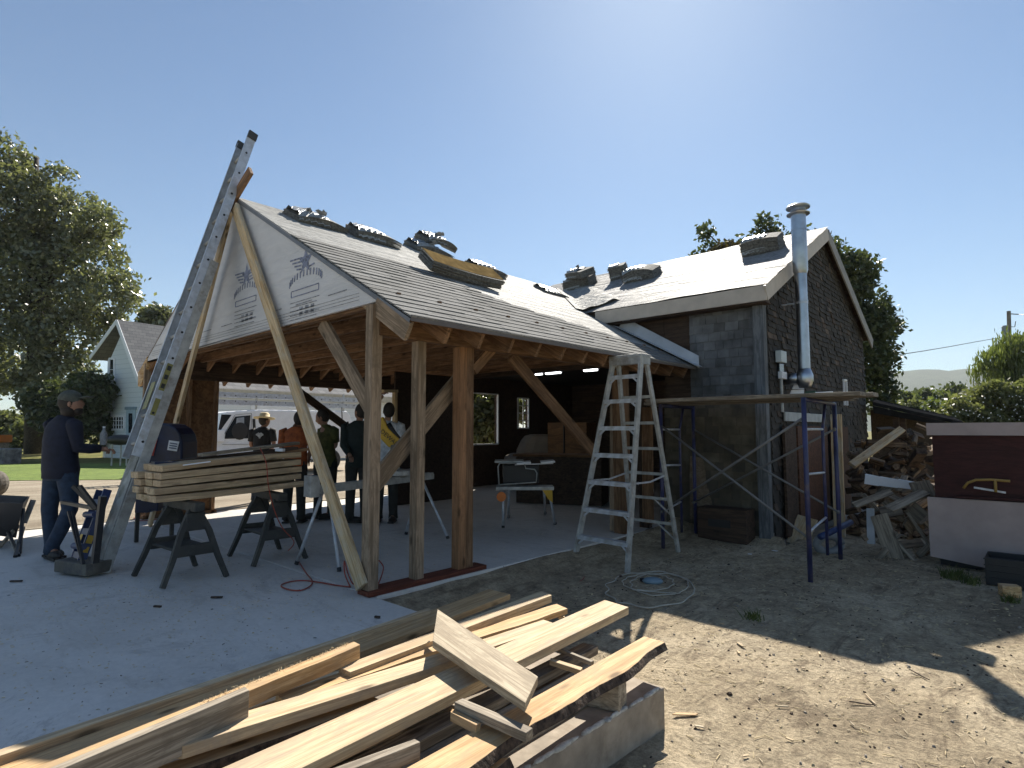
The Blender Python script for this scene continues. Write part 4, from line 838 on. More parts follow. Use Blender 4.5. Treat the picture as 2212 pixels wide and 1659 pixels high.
scrap((1920, 1100), (2000, 1062), 6.9, 7.0, .15, 'pale scrap board crossing the middle of the spill')
scrap((1960, 1108), (2045, 1230), 6.8, 6.5, .04, 'long thin stick slanting down to the right below the red box')
scrap((1935, 1168), (1985, 1222), 6.9, 6.6, .05, 'thin strip lying beside the widest scrap board')
scrap((1985, 1040), (2000, 1075), 7.1, 7.0, .26, 'blocky pale scrap leaning at the lower left of the red box')
scrap((1940, 1060), (1955, 1028), 7.4, 7.5, .09, 'stubby upright scrap under the white gutter')
scrap((1965, 1095), (1995, 1120), 7.0, 6.9, .2, 'squarish scrap board near the lower corner of the box')
scrap((1890, 1232), (1985, 1212), 6.6, 6.7, .06, 'flat weathered strip on the ground at the foot of the spill')
scrap((1900, 1240), (2030, 1228), 6.5, 6.5, .05, 'long flat strip nearest the viewer at the foot of the spill')
scrap((1905, 1060), (1950, 1085), 7.5, 7.3, .08, 'narrow scrap board tilted down beneath the gutter')
scrap((1880, 1098), (1882, 1175), 7.1, 7.0, .1, 'white upright scrap beside the rear blue leg', plain('white_scrap', (.42, .44, .47), .6))
for k in range(34):
    a = (random.uniform(1850, 2000), random.uniform(1060, 1222)); th = random.uniform(-.9, .9); l = random.uniform(25, 60); d0 = 7.45 - (a[1] - 1060) / 160 * .85
    scrap(a, (a[0] + l * math.cos(th), a[1] + l * math.sin(th)), d0 + .15, d0 + random.uniform(.0, .3), random.uniform(.05, .14), 'scrap board low in the spill, at its %s %s' % (('back', 'middle', 'front')[min(2, int((a[1] - 1060) / 55))], ('left', 'centre', 'right')[min(2, int((a[0] - 1850) / 47))]), random.choice([WEATH, WEATH, FRAMEG]))
m = MB(); pts = [atd(1868, 1035, 7.6), atd(1900, 1040, 7.5), atd(1940, 1045, 7.4), atd(1980, 1050, 7.3), atd(2010, 1062, 7.25)]
for k in range(4):
    a, b_ = pts[k], pts[k + 1]; w_ = .12 - .012 * k; d = Vector((0, 0, 1)); m.bar(a, b_, .01, w_, d); m.bar(a + Vector((0, .05, w_ / 2)), b_ + Vector((0, .05, w_ / 2 - .012)), .1, .01, d)
tag(m.build('gutter_offcut', plain('white_gutter', (.68, .72, .78), .4, nz=.05), None), 'bent white gutter offcut lying across the firewood', 'gutter')
# big dark red box with pink panels
rb = thing('wooden_bin', 'big dark red wooden bin with faded pink lid edge and lower panel', 'bin', (-.1, 8.2, G))
p0 = Vector((-.98, 8.03)); p1 = Vector((.95, 7.86)); dr = (p1 - p0).normalized(); nr = Vector((-dr.y, dr.x))
def bx(u, z, v_=0): q = p0 + dr * u + nr * v_; return Vector((q.x, q.y, z))
Lb = (p1 - p0).length
m = MB(); m.prism([bx(0, 1.28, .02), bx(Lb, 1.28, .02), bx(Lb, .45, .02), bx(0, .45, .02)], Vector((nr.x, nr.y, 0)) * .9); m.build('red_body', REDBOX, rb)
m = MB(); m.prism([bx(-.04, 1.42, -.02), bx(Lb, 1.42, -.02), bx(Lb, 1.285, -.02), bx(-.04, 1.285, -.02)], Vector((nr.x, nr.y, 0)) * 1.0); m.build('lid_edge', PINKP, rb)
m = MB(); m.prism([bx(-.06, .60, -.05), bx(Lb, .62, -.05), bx(Lb, -.12, -.05), bx(.5, -.10, -.05), bx(-.06, -.045, -.05)], Vector((nr.x, nr.y, 0)) * .04); m.build('lower_panel', PINKP, rb)
m = MB(); m.prism([bx(0, .44, .1), bx(Lb, .44, .1), bx(Lb, G - .05, .1), bx(0, G - .05, .1)], Vector((nr.x, nr.y, 0)) * .7); m.build('base', BLACK, rb)
t_ = thing('hand_saw', 'yellow-handled bow saw resting on the ledge of the red bin', 'saw', bx(.35, .65, -.03)); m = MB()
pts = [bx(.27, .72, -.05), bx(.31, .78, -.05), bx(.38, .815, -.05), bx(.5, .825, -.05), bx(.66, .82, -.05)]; m.tube(pts, .014, 8); m.tube([bx(.54, .82, -.05), bx(.54, .70, -.05)], .014, 8); m.build('frame', plain('dull_yellow_paint', (.30, .19, .045), .5), t_, smooth=True); m = MB(); m.bar(bx(.36, .735, -.05), bx(.62, .70, -.05), .004, .02); m.build('blade', ALU, t_)
m = MB(); m.bar(bx(.2, .625, -.045), bx(.95, .64, -.045), .05, .025); tag(m.build('shelf_strip', REDBOX, None), 'thin strip lying along the ledge of the red bin', 'strip')
ck = thing('black_crate', 'black plastic crate on the ground before the red bin at the right edge', 'crate', (-.38, 6.95, G)); a = at(2130, 1262, 'z', G)
m = MB(); X0, Y0c = a.x, a.y; wx, wy, hh = .55, .38, .26
m.bb((X0, Y0c, G), (X0 + wx, Y0c + .012, G + hh)); m.bb((X0, Y0c + wy, G), (X0 + wx, Y0c + wy + .012, G + hh)); m.bb((X0, Y0c + .012, G), (X0 + .012, Y0c + wy, G + hh)); m.bb((X0 + wx, Y0c + .012, G), (X0 + wx + .012, Y0c + wy, G + hh)); m.bb((X0 + .012, Y0c + .012, G + .01), (X0 + wx, Y0c + wy, G + .02))
m.build('tub', BLACK, ck, bevel=.006); m = MB()
for q in (.06, .12, .18, .24): m.bb((X0 - .008, Y0c - .008, G + q), (X0 + wx + .02, Y0c - .001, G + q + .012))
m.build('rib', BLACK, ck)
t_ = thing('timber_block', 'small sunlit yellow wood block on the dirt near the black crate', 'wood block', at(2178, 1285, 'z', G)); p = at(2182, 1288, 'z', G); m = MB(); m.box(p + Vector((0, 0, .05)), (.14, .10, .10), Matrix.Rotation(.4, 3, 'Z')); m.build('block', FRESH, t_, bevel=.004)

# ================================================================ LUMBER STACK ON SAWHORSES
def sawhorse(c, rz, label, feet=None, h=.70):
    t_ = thing('sawhorse', label, 'sawhorse', (c[0], c[1], 0), 'sawhorses under the planks', rz)
    M = WM[t_]; lf = lambda x, y, z: M @ Vector((x, y, z))
    top = MB(); top.bar(lf(-.36, 0, h - .045), lf(.36, 0, h - .045), .09, .08); top.build('top_beam', DGREY, t_, bevel=.008)
    for sx in (-1, 1):
        for sy in (-1, 1):
            m = MB(); m.tube([lf(sx * .24, sy * .03, h - .08), lf(sx * .28, sy * .12, h * .62), lf(sx * .31, sy * .19, h * .30), lf(sx * .335, sy * .27, 0.0)], [.036, .032, .03, .028], 4); m.build('leg', DGREY, t_)
        m = MB(); m.bar(lf(sx * .295, -.16, h * .40), lf(sx * .295, .16, h * .40), .04, .10); m.bar(lf(sx * .27, -.08, h * .75), lf(sx * .27, .08, h * .75), .04, .16); m.build('end_panel', DGREY, t_, bevel=.006)
    m = MB(); m.box(M @ Vector((0, 0, h * .40)), (.56, .30, .025), M.to_3x3()); m.build('shelf', DGREY, t_, bevel=.006)
    return t_
sawhorse((-5.98, 2.02), .05, 'dark plastic sawhorse under the left end of the plank stack'); sawhorse((-6.18, 2.93), -.06, 'dark plastic sawhorse under the right end of the plank stack, beside the thin stand leg')
PALES = wood('stacked_plank_wood', (.60, .45, .28), (.46, .33, .2), stain=(.32, .22, .14))
SP = 'planks stacked on the sawhorses'; rowname = ['bottom', 'second', 'third', 'fourth', 'top']
a0 = atd(336, 1083, 5.14); a1 = atd(651, 1052, 6.34); a0.z = .705; a1.z = .735
dS = (a1 - a0).normalized(); side = Vector((-dS.y, dS.x, 0)).normalized()      # toward -X (away)
if side.dot(_F) < 0: side = -side
for r_ in range(5):
    for c in range(3):
        j0 = random.uniform(-.03, .04) + (.06 if r_ == 4 else 0); j1 = random.uniform(-.04, .03); zz = .03 + r_ * .066
        p = a0 + dS * j0 + side * (c * .155 + .05 + random.uniform(-.02, .02)) + Vector((0, 0, zz)); q = a1 + dS * j1 + side * (c * .155 + .05 + random.uniform(-.02, .02)) + Vector((0, 0, zz + .012 * r_))
        lab = ('front plank in the %s layer of the stack on the sawhorses' % rowname[r_]) if c == 0 else ('%s plank behind the front one in the %s layer of the sawhorse stack' % (['', 'middle', 'rear'][c], rowname[r_]))
        # slightly bowed plank
        m = MB(); L = (q - p).length; NX = 10; bow = random.uniform(-.012, .012); vs = []; fs = []
        for a in range(NX + 1):
            u = a / NX
            for yy in (-.07, .07):
                for z2 in (-.028, .028): vs.append((u * L, yy, z2 + bow * math.sin(math.pi * u)))
        for a in range(NX): o_ = a * 4; fs += [(o_, o_ + 4, o_ + 5, o_ + 1), (o_ + 2, o_ + 3, o_ + 7, o_ + 6), (o_ + 1, o_ + 5, o_ + 7, o_ + 3), (o_, o_ + 2, o_ + 6, o_ + 4)]
        fs += [(0, 1, 3, 2), (NX * 4, NX * 4 + 2, NX * 4 + 3, NX * 4 + 1)]; m.V = vs; m.F = fs; m.I = [0] * len(fs)
        o = m.build('stacked_plank', random.choice([PALES, FRESH2, PALES]), None, origin=p, frame_=frame(p, q), local=True, bevel=.003); tag(o, lab, 'plank', SP)
def topb(a, b_, d0, d1, w_, mat, label, t_=.03): return tag(bar('loose_plank', atd(*a, d0), atd(*b_, d1), w_, t_, mat, bevel=.002), label, 'plank')
topb((432, 983), (642, 957), 5.65, 6.5, .10, WEATH, 'loose grey plank reaching highest across the top of the plank stack')
topb((372, 998), (640, 968), 5.6, 6.4, .12, DARKW, 'dark brown loose board just under the highest grey plank')
topb((560, 985), (660, 970), 6.1, 6.5, .14, FRAME, 'reddish brown loose board at the right top of the plank stack')
topb((395, 1005), (455, 997), 5.3, 5.4, .035, WHITE, 'thin white strip lying on the left top of the plank stack', .01)
topb((330, 1001), (440, 1000), 5.4, 5.7, .14, NAVYP, 'flat dark blue tool case on the left top of the plank stack', .03)
m = MB(); m.box(atd(688, 969, 6.2) if False else atd(605, 972, 6.15), (.10, .04, .03), Matrix.Rotation(.4, 3, 'Z')); tag(m.build('chalk_block', WHITE, None, bevel=.004), 'small white block on the brown boards atop the stack', 'block')

# ================================================================ SAW STANDS
t_ = thing('mitre_saw_stand', 'grey aluminium folding stand with thin splayed legs behind the long raw timber', 'saw stand', (-5.7, 3.95, 0))
A = Vector((-5.42, 3.02, .74)); B = Vector((-6.0, 5.0, .74)); m = MB(); M = frame(A, B)
m.box((A + B) / 2, ((B - A).length, .10, .065), M)
for q in (-.03, .03): m.box((A + B) / 2 + M @ Vector((0, q, .04)), ((B - A).length, .02, .02), M)
m.build('beam', ALUD, t_)
for (top, ft) in ((A.lerp(B, .06), (640, 1218)), (A.lerp(B, .10), (733, 1233)), (A.lerp(B, .9), (968, 1163)), (A.lerp(B, .88), (877, 1153))):
    f_ = at(*ft, 'z', .01); m = MB(); m.tube([top - Vector((0, 0, .02)), f_], .017, 10); lg = m.build('leg', ALU, t_, smooth=True); m = MB(); m.tube([f_ + (top - f_).normalized() * .03, f_ - Vector((0, 0, .005))], .021, 10); m.build('rubber_foot', BLACK, lg, origin=f_)
m = MB(); m.bb(A + Vector((-.09, -.06, -.06)), A + Vector((.05, .04, .15))); m.build('end_support', ALUD, t_, bevel=.005)
# mitre saw
s = thing('mitre_saw', 'yellow and grey mitre saw on the folding stand, seen between the near posts', 'mitre saw', (-5.85, 4.35, .80)); c = Vector((-5.85, 4.35, .80))
m = MB(); m.lathe(c, [(.17, 0), (.17, .05), (.15, .065)], 20); m.bb(c + Vector((-.12, -.35, 0)), c + Vector((-.02, .35, .06))); m.build('base', ALUD, s, bevel=.004)
m = MB(); m.lathe(c + Vector((.02, -.08, .22)), [(.14, -.03), (.15, 0), (.14, .03)], 24, 0, (.6, .8, 0)); m.build('blade_guard', plain('grey_guard', (.2, .2, .19), .5), s)
yp = [(818, 905), (826, 900), (838, 925), (866, 952), (856, 972), (838, 965), (822, 948)]; m = MB(); m.prism([atd(x, y, 7.2) for x, y in yp], _F * .09); ya = m.build('yellow_arm', YEL, s, bevel=.01)
m = MB(); put_text(m, 'DEWALT', .075, atd(843, 948, 7.185), atd(862, 964, 7.19) - atd(826, 932, 7.19), _u); m.build('arm_lettering', GREYLAB, ya, origin=atd(843, 948, 7.18))
m = MB(); m.tube([atd(838, 915, 7.25), atd(850, 935, 7.25), atd(862, 950, 7.25)], .035, 10); m.build('motor_body', BLACK, s, smooth=True)
m = MB(); m.bar(atd(845, 1000, 7.3), c + Vector((0, 0, .05)), .06, .08); m.bar(atd(850, 962, 7.25), atd(845, 1000, 7.3), .05, .07); m.build('arm_pivot', ALUD, s)
# table saw on stand
t_ = thing('table_saw_stand', 'rolling table saw stand with a yellow wheel in the shade by the barn opening', 'saw stand', (-5.55, 6.4, 0)); a = atd(1072, 1053, 8.1); b_ = atd(1195, 1053, 8.1)
m = MB(); m.bar(a, b_, .30, .045); m.build('top_rail', ALUD, t_, bevel=.004)
for (tp, ft) in (((1087, 1056), (1087, 1140)), ((1185, 1056), (1199, 1133)), ((1100, 1056), (1098, 1118)), ((1175, 1056), (1178, 1110))):
    f_ = at(*ft, 'z', .01); T = atd(*tp, 8.1 if ft[1] > 1125 else 8.45); m = MB(); m.tube([T, f_], .018, 10); lg = m.build('leg', ALU, t_, smooth=True); m = MB(); m.tube([f_ + Vector((0, 0, .03)), f_], .023, 10); m.build('rubber_foot', BLACK, lg, origin=f_)
m = MB(); m.lathe(atd(1083, 1073, 7.95), [(.05, -.02), (.065, -.015), (.065, .015), (.05, .02)], 20, 0, _F); m.build('wheel', ORANGE, t_)
m = MB(); m.prism([atd(1170, 1056, 7.95), atd(1193, 1056, 7.95), atd(1194, 1086, 7.95), atd(1184, 1078, 7.95)], _F * .05); m.build('yellow_bracket', YEL, t_)
s = thing('table_saw', 'dark table saw with tubular roll cage and pale table wings on the rolling stand', 'table saw', atd(1130, 1052, 8.2)); m = MB()
cc = atd(1125, 1022, 8.35); m.box(cc, (.50, .40, .26), Matrix.Rotation(YAW, 3, 'Z')); m.build('body', BLACK, s, bevel=.02)
fr2 = lambda x, y, d: atd(x, y, d)
for d in (8.05, 8.6): m = MB(); m.tube([fr2(1078, 1047, d), fr2(1076, 1008, d), fr2(1080, 1000, d), fr2(1132, 1000, d), fr2(1136, 1012, d), fr2(1155, 1014, d), fr2(1160, 1022, d), fr2(1158, 1042, d), fr2(1078, 1047, d)], .010, 8); m.build('tubular_frame', ALUD, s, smooth=True)
m = MB(); m.box(atd(1100, 996, 8.3), (.40, .42, .03), Matrix.Rotation(YAW, 3, 'Z')); m.build('table', ALUD, s)
m = MB(); m.bar(atd(1116, 1000, 8.1), atd(1146, 998, 8.1), .4, .02); m.bar(atd(1168, 998, 8.1), atd(1197, 996, 8.1), .4, .02); m.bar(atd(1112, 1004, 8.1), atd(1195, 1001, 8.1), .03, .012); m.build('table_wing', WHITE, s)
# clutter deep in the barn
def clutter(name, lab, cat, px, py, d, size, mat, rz=.4, bevel=.01):
    p = atd(px, py, d); t_ = thing(name, lab, cat, (p.x, p.y, 0)); m = MB(); m.box((p.x, p.y, size[2] / 2), size, Matrix.Rotation(rz, 3, 'Z')); m.build('body', mat, t_, bevel=bevel); return t_, p
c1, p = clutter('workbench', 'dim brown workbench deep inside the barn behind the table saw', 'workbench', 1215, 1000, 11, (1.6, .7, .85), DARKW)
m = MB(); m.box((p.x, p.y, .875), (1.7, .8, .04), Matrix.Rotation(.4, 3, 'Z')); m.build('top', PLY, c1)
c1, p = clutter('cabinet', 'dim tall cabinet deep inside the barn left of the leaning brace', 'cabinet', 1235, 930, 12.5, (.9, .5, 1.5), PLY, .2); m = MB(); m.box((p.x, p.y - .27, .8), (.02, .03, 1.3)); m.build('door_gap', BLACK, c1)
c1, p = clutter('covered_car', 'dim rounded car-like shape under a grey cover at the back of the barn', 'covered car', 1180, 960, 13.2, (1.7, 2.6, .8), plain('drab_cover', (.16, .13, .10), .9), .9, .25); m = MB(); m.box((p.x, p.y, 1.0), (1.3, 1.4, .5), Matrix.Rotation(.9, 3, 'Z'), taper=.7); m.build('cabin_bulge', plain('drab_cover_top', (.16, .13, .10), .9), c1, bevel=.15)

# ================================================================ FOREGROUND BOARD PILE
def cA(x, y): return (x * .24, 1260.8 + .24 * y)
def cB(x, y): return (442.4 + x * .24, 1260.8 + .24 * y)
def cK(x, y): return (884.8 + .28 * x, 1260.8 + .28 * y)
def cE(x, y): return (619.4 + .28 * x, 1017.5 + .28 * y)
FB = 'rough-sawn boards in the foreground pile'
def fboard(label, fl, fr, nl, nr, z, t_, mat, name='sawn_board', wav=0., bark=False, ext=0., grp=FB, sag=0., wavl=0., zs=None):
    zf = zs or (z, z, z, z)
    p = [at(*q, 'z', zz) for q, zz in zip((fl, fr, nl, nr), zf)]
    fL, fR, nL, nR = p
    if ext: nL = nL + (nL - fL).normalized() * ext; nR = nR + (nR - fR).normalized() * ext
    c0 = (nL + nR) / 2; c1 = (fL + fR) / 2; M = frame(c0, c1); NX = max(2, int((c1 - c0).length / .05)) if (wav or wavl or sag) else 6
    Mi = M.inverted(); vs = []; fs = []; I = []; ph = random.uniform(0, 6)
    for a in range(NX + 1):
        u = a / NX; L_ = nL.lerp(fL, u); R_ = nR.lerp(fR, u); d = (R_ - L_).normalized(); w1 = wav * (math.sin(u * 9 + ph) * .6 + math.sin(u * 23 + ph * 2) * .3 + random.uniform(-.15, .15)); w2 = wavl * (math.sin(u * 11 + ph) + .4 * math.sin(u * 31))
        L2 = L_ + d * w2; R2 = R_ + d * w1; dz = Vector((0, 0, -sag * math.sin(math.pi * u))); nrm_ = Vector((0, 0, 1))
        n_ = (fL - nL).cross(fR - fL).normalized(); n_ = n_ if n_.z > 0 else -n_
        bk = d * (.018 if bark else 0)
        for q in (L2 + dz, R2 + dz, R2 + dz + bk - n_ * t_, L2 + dz - n_ * t_): vs.append(Mi @ (q - c0))
    for a in range(NX):
        o_ = a * 4
        for k in range(4): fs.append((o_ + k, o_ + 4 + k, o_ + 4 + (k + 1) % 4, o_ + (k + 1) % 4)); I.append(1 if (bark and k == 1) else 0)
    fs += [(0, 1, 2, 3), (NX * 4 + 3, NX * 4 + 2, NX * 4 + 1, NX * 4)]; I += [0, 0]
    m = MB(); m.V = vs; m.F = fs; m.I = I; o = m.build(name, [mat, BARK], None, origin=c0, frame_=M, local=True, bevel=.0025)
    return tag(o, label, 'board', grp)
random.seed(5)
PINE = wood('yellow_pine_board', (.62, .42, .22), (.48, .30, .14), stain=(.38, .27, .16), jit=.14); PINE2 = wood('pale_dry_board', (.62, .48, .30), (.48, .35, .21), stain=(.36, .29, .21), jit=.14)  # yellow-brown pine and paler dry wood, the boards' own colours
fboard('long board standing on edge along the slab, farthest left of the pile', cE(1100, 1052), cE(1112, 1068), cA(0, 1490), cA(0, 1548), .13, .20, PINE2, ext=.5)
fboard('wide board lying flat beside the edge-on one, its far end squared and shaded', cE(1560, 910), cE(1725, 950), (0, 1655), (30, 1700), .10, .04, PINE, ext=.5)
fboard('thick bark-edged board with a furry sawn top, ending beside the edge-on board', cB(1340, 518), cB(1400, 548), cA(200, 1700), cA(420, 1720), .27, .07, PINE, ext=.4, wav=.01)
fboard('grey-topped board on edge with a square brown end, left in the pile', cB(360, 925), cB(402, 958), cA(440, 1659), cA(570, 1659), .335, .13, WEATH, ext=.4)
fboard('clean pale squared board running from a dark notch to the far end of the pile', cE(1960, 925), cE(2045, 957), cE(400, 1512), cE(490, 1552), .20, .05, PINE2)
fboard('wavy-edged thin board just right of the clean pale one', cE(2085, 1025), cE(2170, 1062), cB(630, 985), cB(712, 1055), .175, .035, PINE, wav=.012, wavl=.008)
fboard('weathered plank crossing the middle of the pile with a pointed near end', cE(1980, 1145), cE(2090, 1182), cA(1165, 1450), cA(1650, 1462), .24, .045, PINE2, sag=.01)
fboard('widest clean board, reaching out to the upper right of the pile', cK(1505, 125), cK(1690, 180), cB(150, 1659), cB(870, 1659), .245, .045, PINE2, ext=.5)
fboard('orange live-edge board tucked beneath the weathered plank at the bottom left', cB(1480, 1000), cB(1600, 1050), cA(1380, 1659), cA(1720, 1659), .16, .05, PINE, ext=.5, wav=.01, bark=True)
fboard('narrow grey board low in the pile with its far end near the ladder shadow', cK(1340, 453), cK(1455, 482), cB(1480, 1500), cB(1760, 1510), .13, .045, WEATH, ext=.6)
fboard('short whitish board end with a bent nail at the bottom centre', cB(1890, 1395), cB(1942, 1425), cB(1150, 1659), cB(1310, 1675), .23, .06, WEATH, ext=.5)
fboard('big live-edge slab board with rough bark along the near side of the pile', cK(1810, 405), cK(1975, 452), cK(-60, 1440), cK(380, 1470), .205, .036, PINE, wav=.022, bark=True, ext=.4)
fboard('second live-edge board below the bark slab at the very bottom', cK(700, 1345), cK(780, 1335), cK(250, 1500), cK(600, 1500), .15, .04, PINE, bark=True, wav=.01, ext=.3)
fboard('pale offcut board thrown crosswise over the pile with one end tilted up', cK(215, 195), cK(178, 438), cK(990, 715), cK(892, 920), .3, .035, OSB, name='crosswise_board', zs=(.335, .335, .325, .325))
fboard('small square stick lying crosswise near the bottom of the pile', cK(410, 882), cK(345, 912), cK(952, 1112), cK(898, 1152), .262, .035, WEATH, name='stick')
fboard('short sunlit stick beside the longer crosswise stick', cK(330, 962), cK(314, 990), cK(550, 1070), cK(512, 1092), .235, .035, PINE, name='stick')
fboard('dark thin stick lying crosswise at the right of the pile', cK(1150, 487), cK(1140, 497), cK(1422, 592), cK(1400, 604), .175, .02, WEATH, name='stick')
fboard('pale thin stick just below the dark crosswise one', cK(1090, 570), cK(1078, 590), cK(1335, 645), cK(1318, 668), .17, .025, PINE2, name='stick')
fboard('pale splinter lying between the two upper right boards', cK(1130, 235), cK(1150, 262), cK(1200, 262), cK(1195, 248), .12, .01, PINE2, name='splinter')
for k in range(9):
    x = -2.95 + k * .155; y1_ = random.uniform(2.3, 2.75) if k else 2.6; y0_ = .2
    o = bar('lower_board', (x + random.uniform(-.05, .05), y0_, .035 + .03 * (k % 2)), (x + random.uniform(-.1, .1), y1_, .035 + .03 * (k % 2)), random.uniform(.09, .14), .03, random.choice([WEATH, PINE2, WEATH]), None, bevel=.002); tag(o, 'half-hidden lower board under the pile, number %s from the slab side' % ['one', 'two', 'three', 'four', 'five', 'six', 'seven', 'eight', 'nine'][k], 'board', FB)
# concrete pad and wood block under the pile
m = MB(); m.prism([(-3.0, -.8, -.24), (-1.66, -.8, -.24), (-1.53, 2.84, -.24), (-3.0, 2.84, -.24)], (0, 0, .265)); pad = m.build('concrete_pad', plain('brown_grey_concrete', (.33, .28, .22), .9, nz=.2, scale=9, bmp=.4, dirt=(.21, .17, .125)), None, bevel=.01); tag(pad, 'raised concrete pad under the near end of the board pile', 'concrete pad')
m = MB(); y = .4
while y < 2.8:
    if random.random() < .75: x = -1.66 + (y + .8) / 3.64 * .13; m.sphere((x - .012, y, .026), 1, 8, 5, (random.uniform(.010, .022), random.uniform(.03, .10), random.uniform(.006, .012)))
    y += random.uniform(.03, .09)
pc_ = m.build('crumbled_edge', plain('pale_mortar_crumbs', (.55, .54, .50), .9, nz=.3, scale=30, bmp=1.), pad, origin=(-1.6, 1.5, .02), smooth=True); pc_['kind'] = 'stuff'
bp = at(*cK(1612, 990), 'z', .026); m = MB(); m.box(bp + Vector((-.10, .02, .062)), (.20, .12, .122), Matrix.Rotation(.25, 3, 'Z')); tag(m.build('spacer_block', WEATH, None, bevel=.004), 'dark square spacer block on the concrete pad under the bark-edged slab', 'wood block')
# shavings on the furry board
t_ = thing('wood_shavings', 'curly pale sawdust fibres along the top of the bark-edged board', 'shavings', at(*cB(900, 760), 'z', .27)); t_['kind'] = 'stuff'; m = MB()
for k in range(170):
    u = random.random(); p = at(*cB(1330 - 1330 * u, 520 + 545 * u), 'z', .272) + Vector((random.gauss(0, .006), random.gauss(0, .01), random.uniform(-.003, .004))); d = Vector((random.gauss(0, 1), random.gauss(0, 1), random.uniform(0, .8))).normalized() * random.uniform(.006, .022); m.tube([p, p + d * .5 + Vector((0, 0, .003)), p + d], .0007, 3)
so_ = m.build('fibres', plain('pale_shavings', (.75, .60, .36), .8), t_); so_['kind'] = 'stuff'

# ================================================================ PEOPLE
def eval_skin(nodes, edges, root=0, sub=2):
    me = bpy.data.meshes.new('tmp'); me.from_pydata([n[0] for n in nodes], edges, []); o = bpy.data.objects.new('tmp', me); COL.objects.link(o)
    o.modifiers.new('s', 'SKIN'); ss = o.modifiers.new('u', 'SUBSURF'); ss.levels = sub; ss.render_levels = sub
    for k, n in enumerate(nodes): me.skin_vertices[0].data[k].radius = n[1] if hasattr(n[1], '__len__') else (n[1], n[1]); me.skin_vertices[0].data[k].use_root = (k == root)
    dg = bpy.context.evaluated_depsgraph_get(); dg.update(); e = o.evaluated_get(dg); m2 = e.to_mesh(); V = [v.co.copy() for v in m2.vertices]; F = [tuple(p.vertices) for p in m2.polygons]; e.to_mesh_clear(); bpy.data.objects.remove(o); bpy.data.meshes.remove(me); return V, F
def head_mb(mb, c, yaw, pitch=0., s=1.):
    M = Matrix.Rotation(yaw, 3, 'Z') @ Matrix.Rotation(-pitch, 3, 'Y')      # face looks along local +X
    vs = []; fs = []; n, mm_ = 20, 16
    for a in range(mm_ + 1):
        ph = math.pi * a / mm_; z = math.cos(ph)
        for j in range(n):
            th = 2 * math.pi * j / n; x = math.sin(ph) * math.cos(th); y = math.sin(ph) * math.sin(th)
            f = max(0, math.cos(th)); q = Vector((x * .098, y * .076, z * .122))
            if z < -.2: q.x *= 1 - .16 * (-z - .2) + (.10 * f); q.y *= 1 - .28 * (-z - .2)
            if f > .93 and -.35 < z < .18: q.x += .026 * (1 - abs(z + .12) / .3) * (f - .93) / .07          # nose
            if f > .8 and abs(z + .55) < .1: q.x += .006                                                # lips
            if f > .7 and f < .93 and abs(z - .06) < .12: q.x -= .008                                   # eye sockets
            if f > .8 and z < -.75: q.x += .012                                                          # chin
            vs.append(Vector(c) + M @ (q * s))
    for a in range(mm_):
        for j in range(n): j2 = (j + 1) % n; fs.append((a * n + j, a * n + j2, (a + 1) * n + j2, (a + 1) * n + j))
    mb.add(vs, fs)
    for sy in (-1, 1): mb.sphere(Vector(c) + M @ (Vector((-.005, sy * .078, -.005)) * s), .03 * s, 8, 6, (.6, .3, 1.), 0, M)
    return M
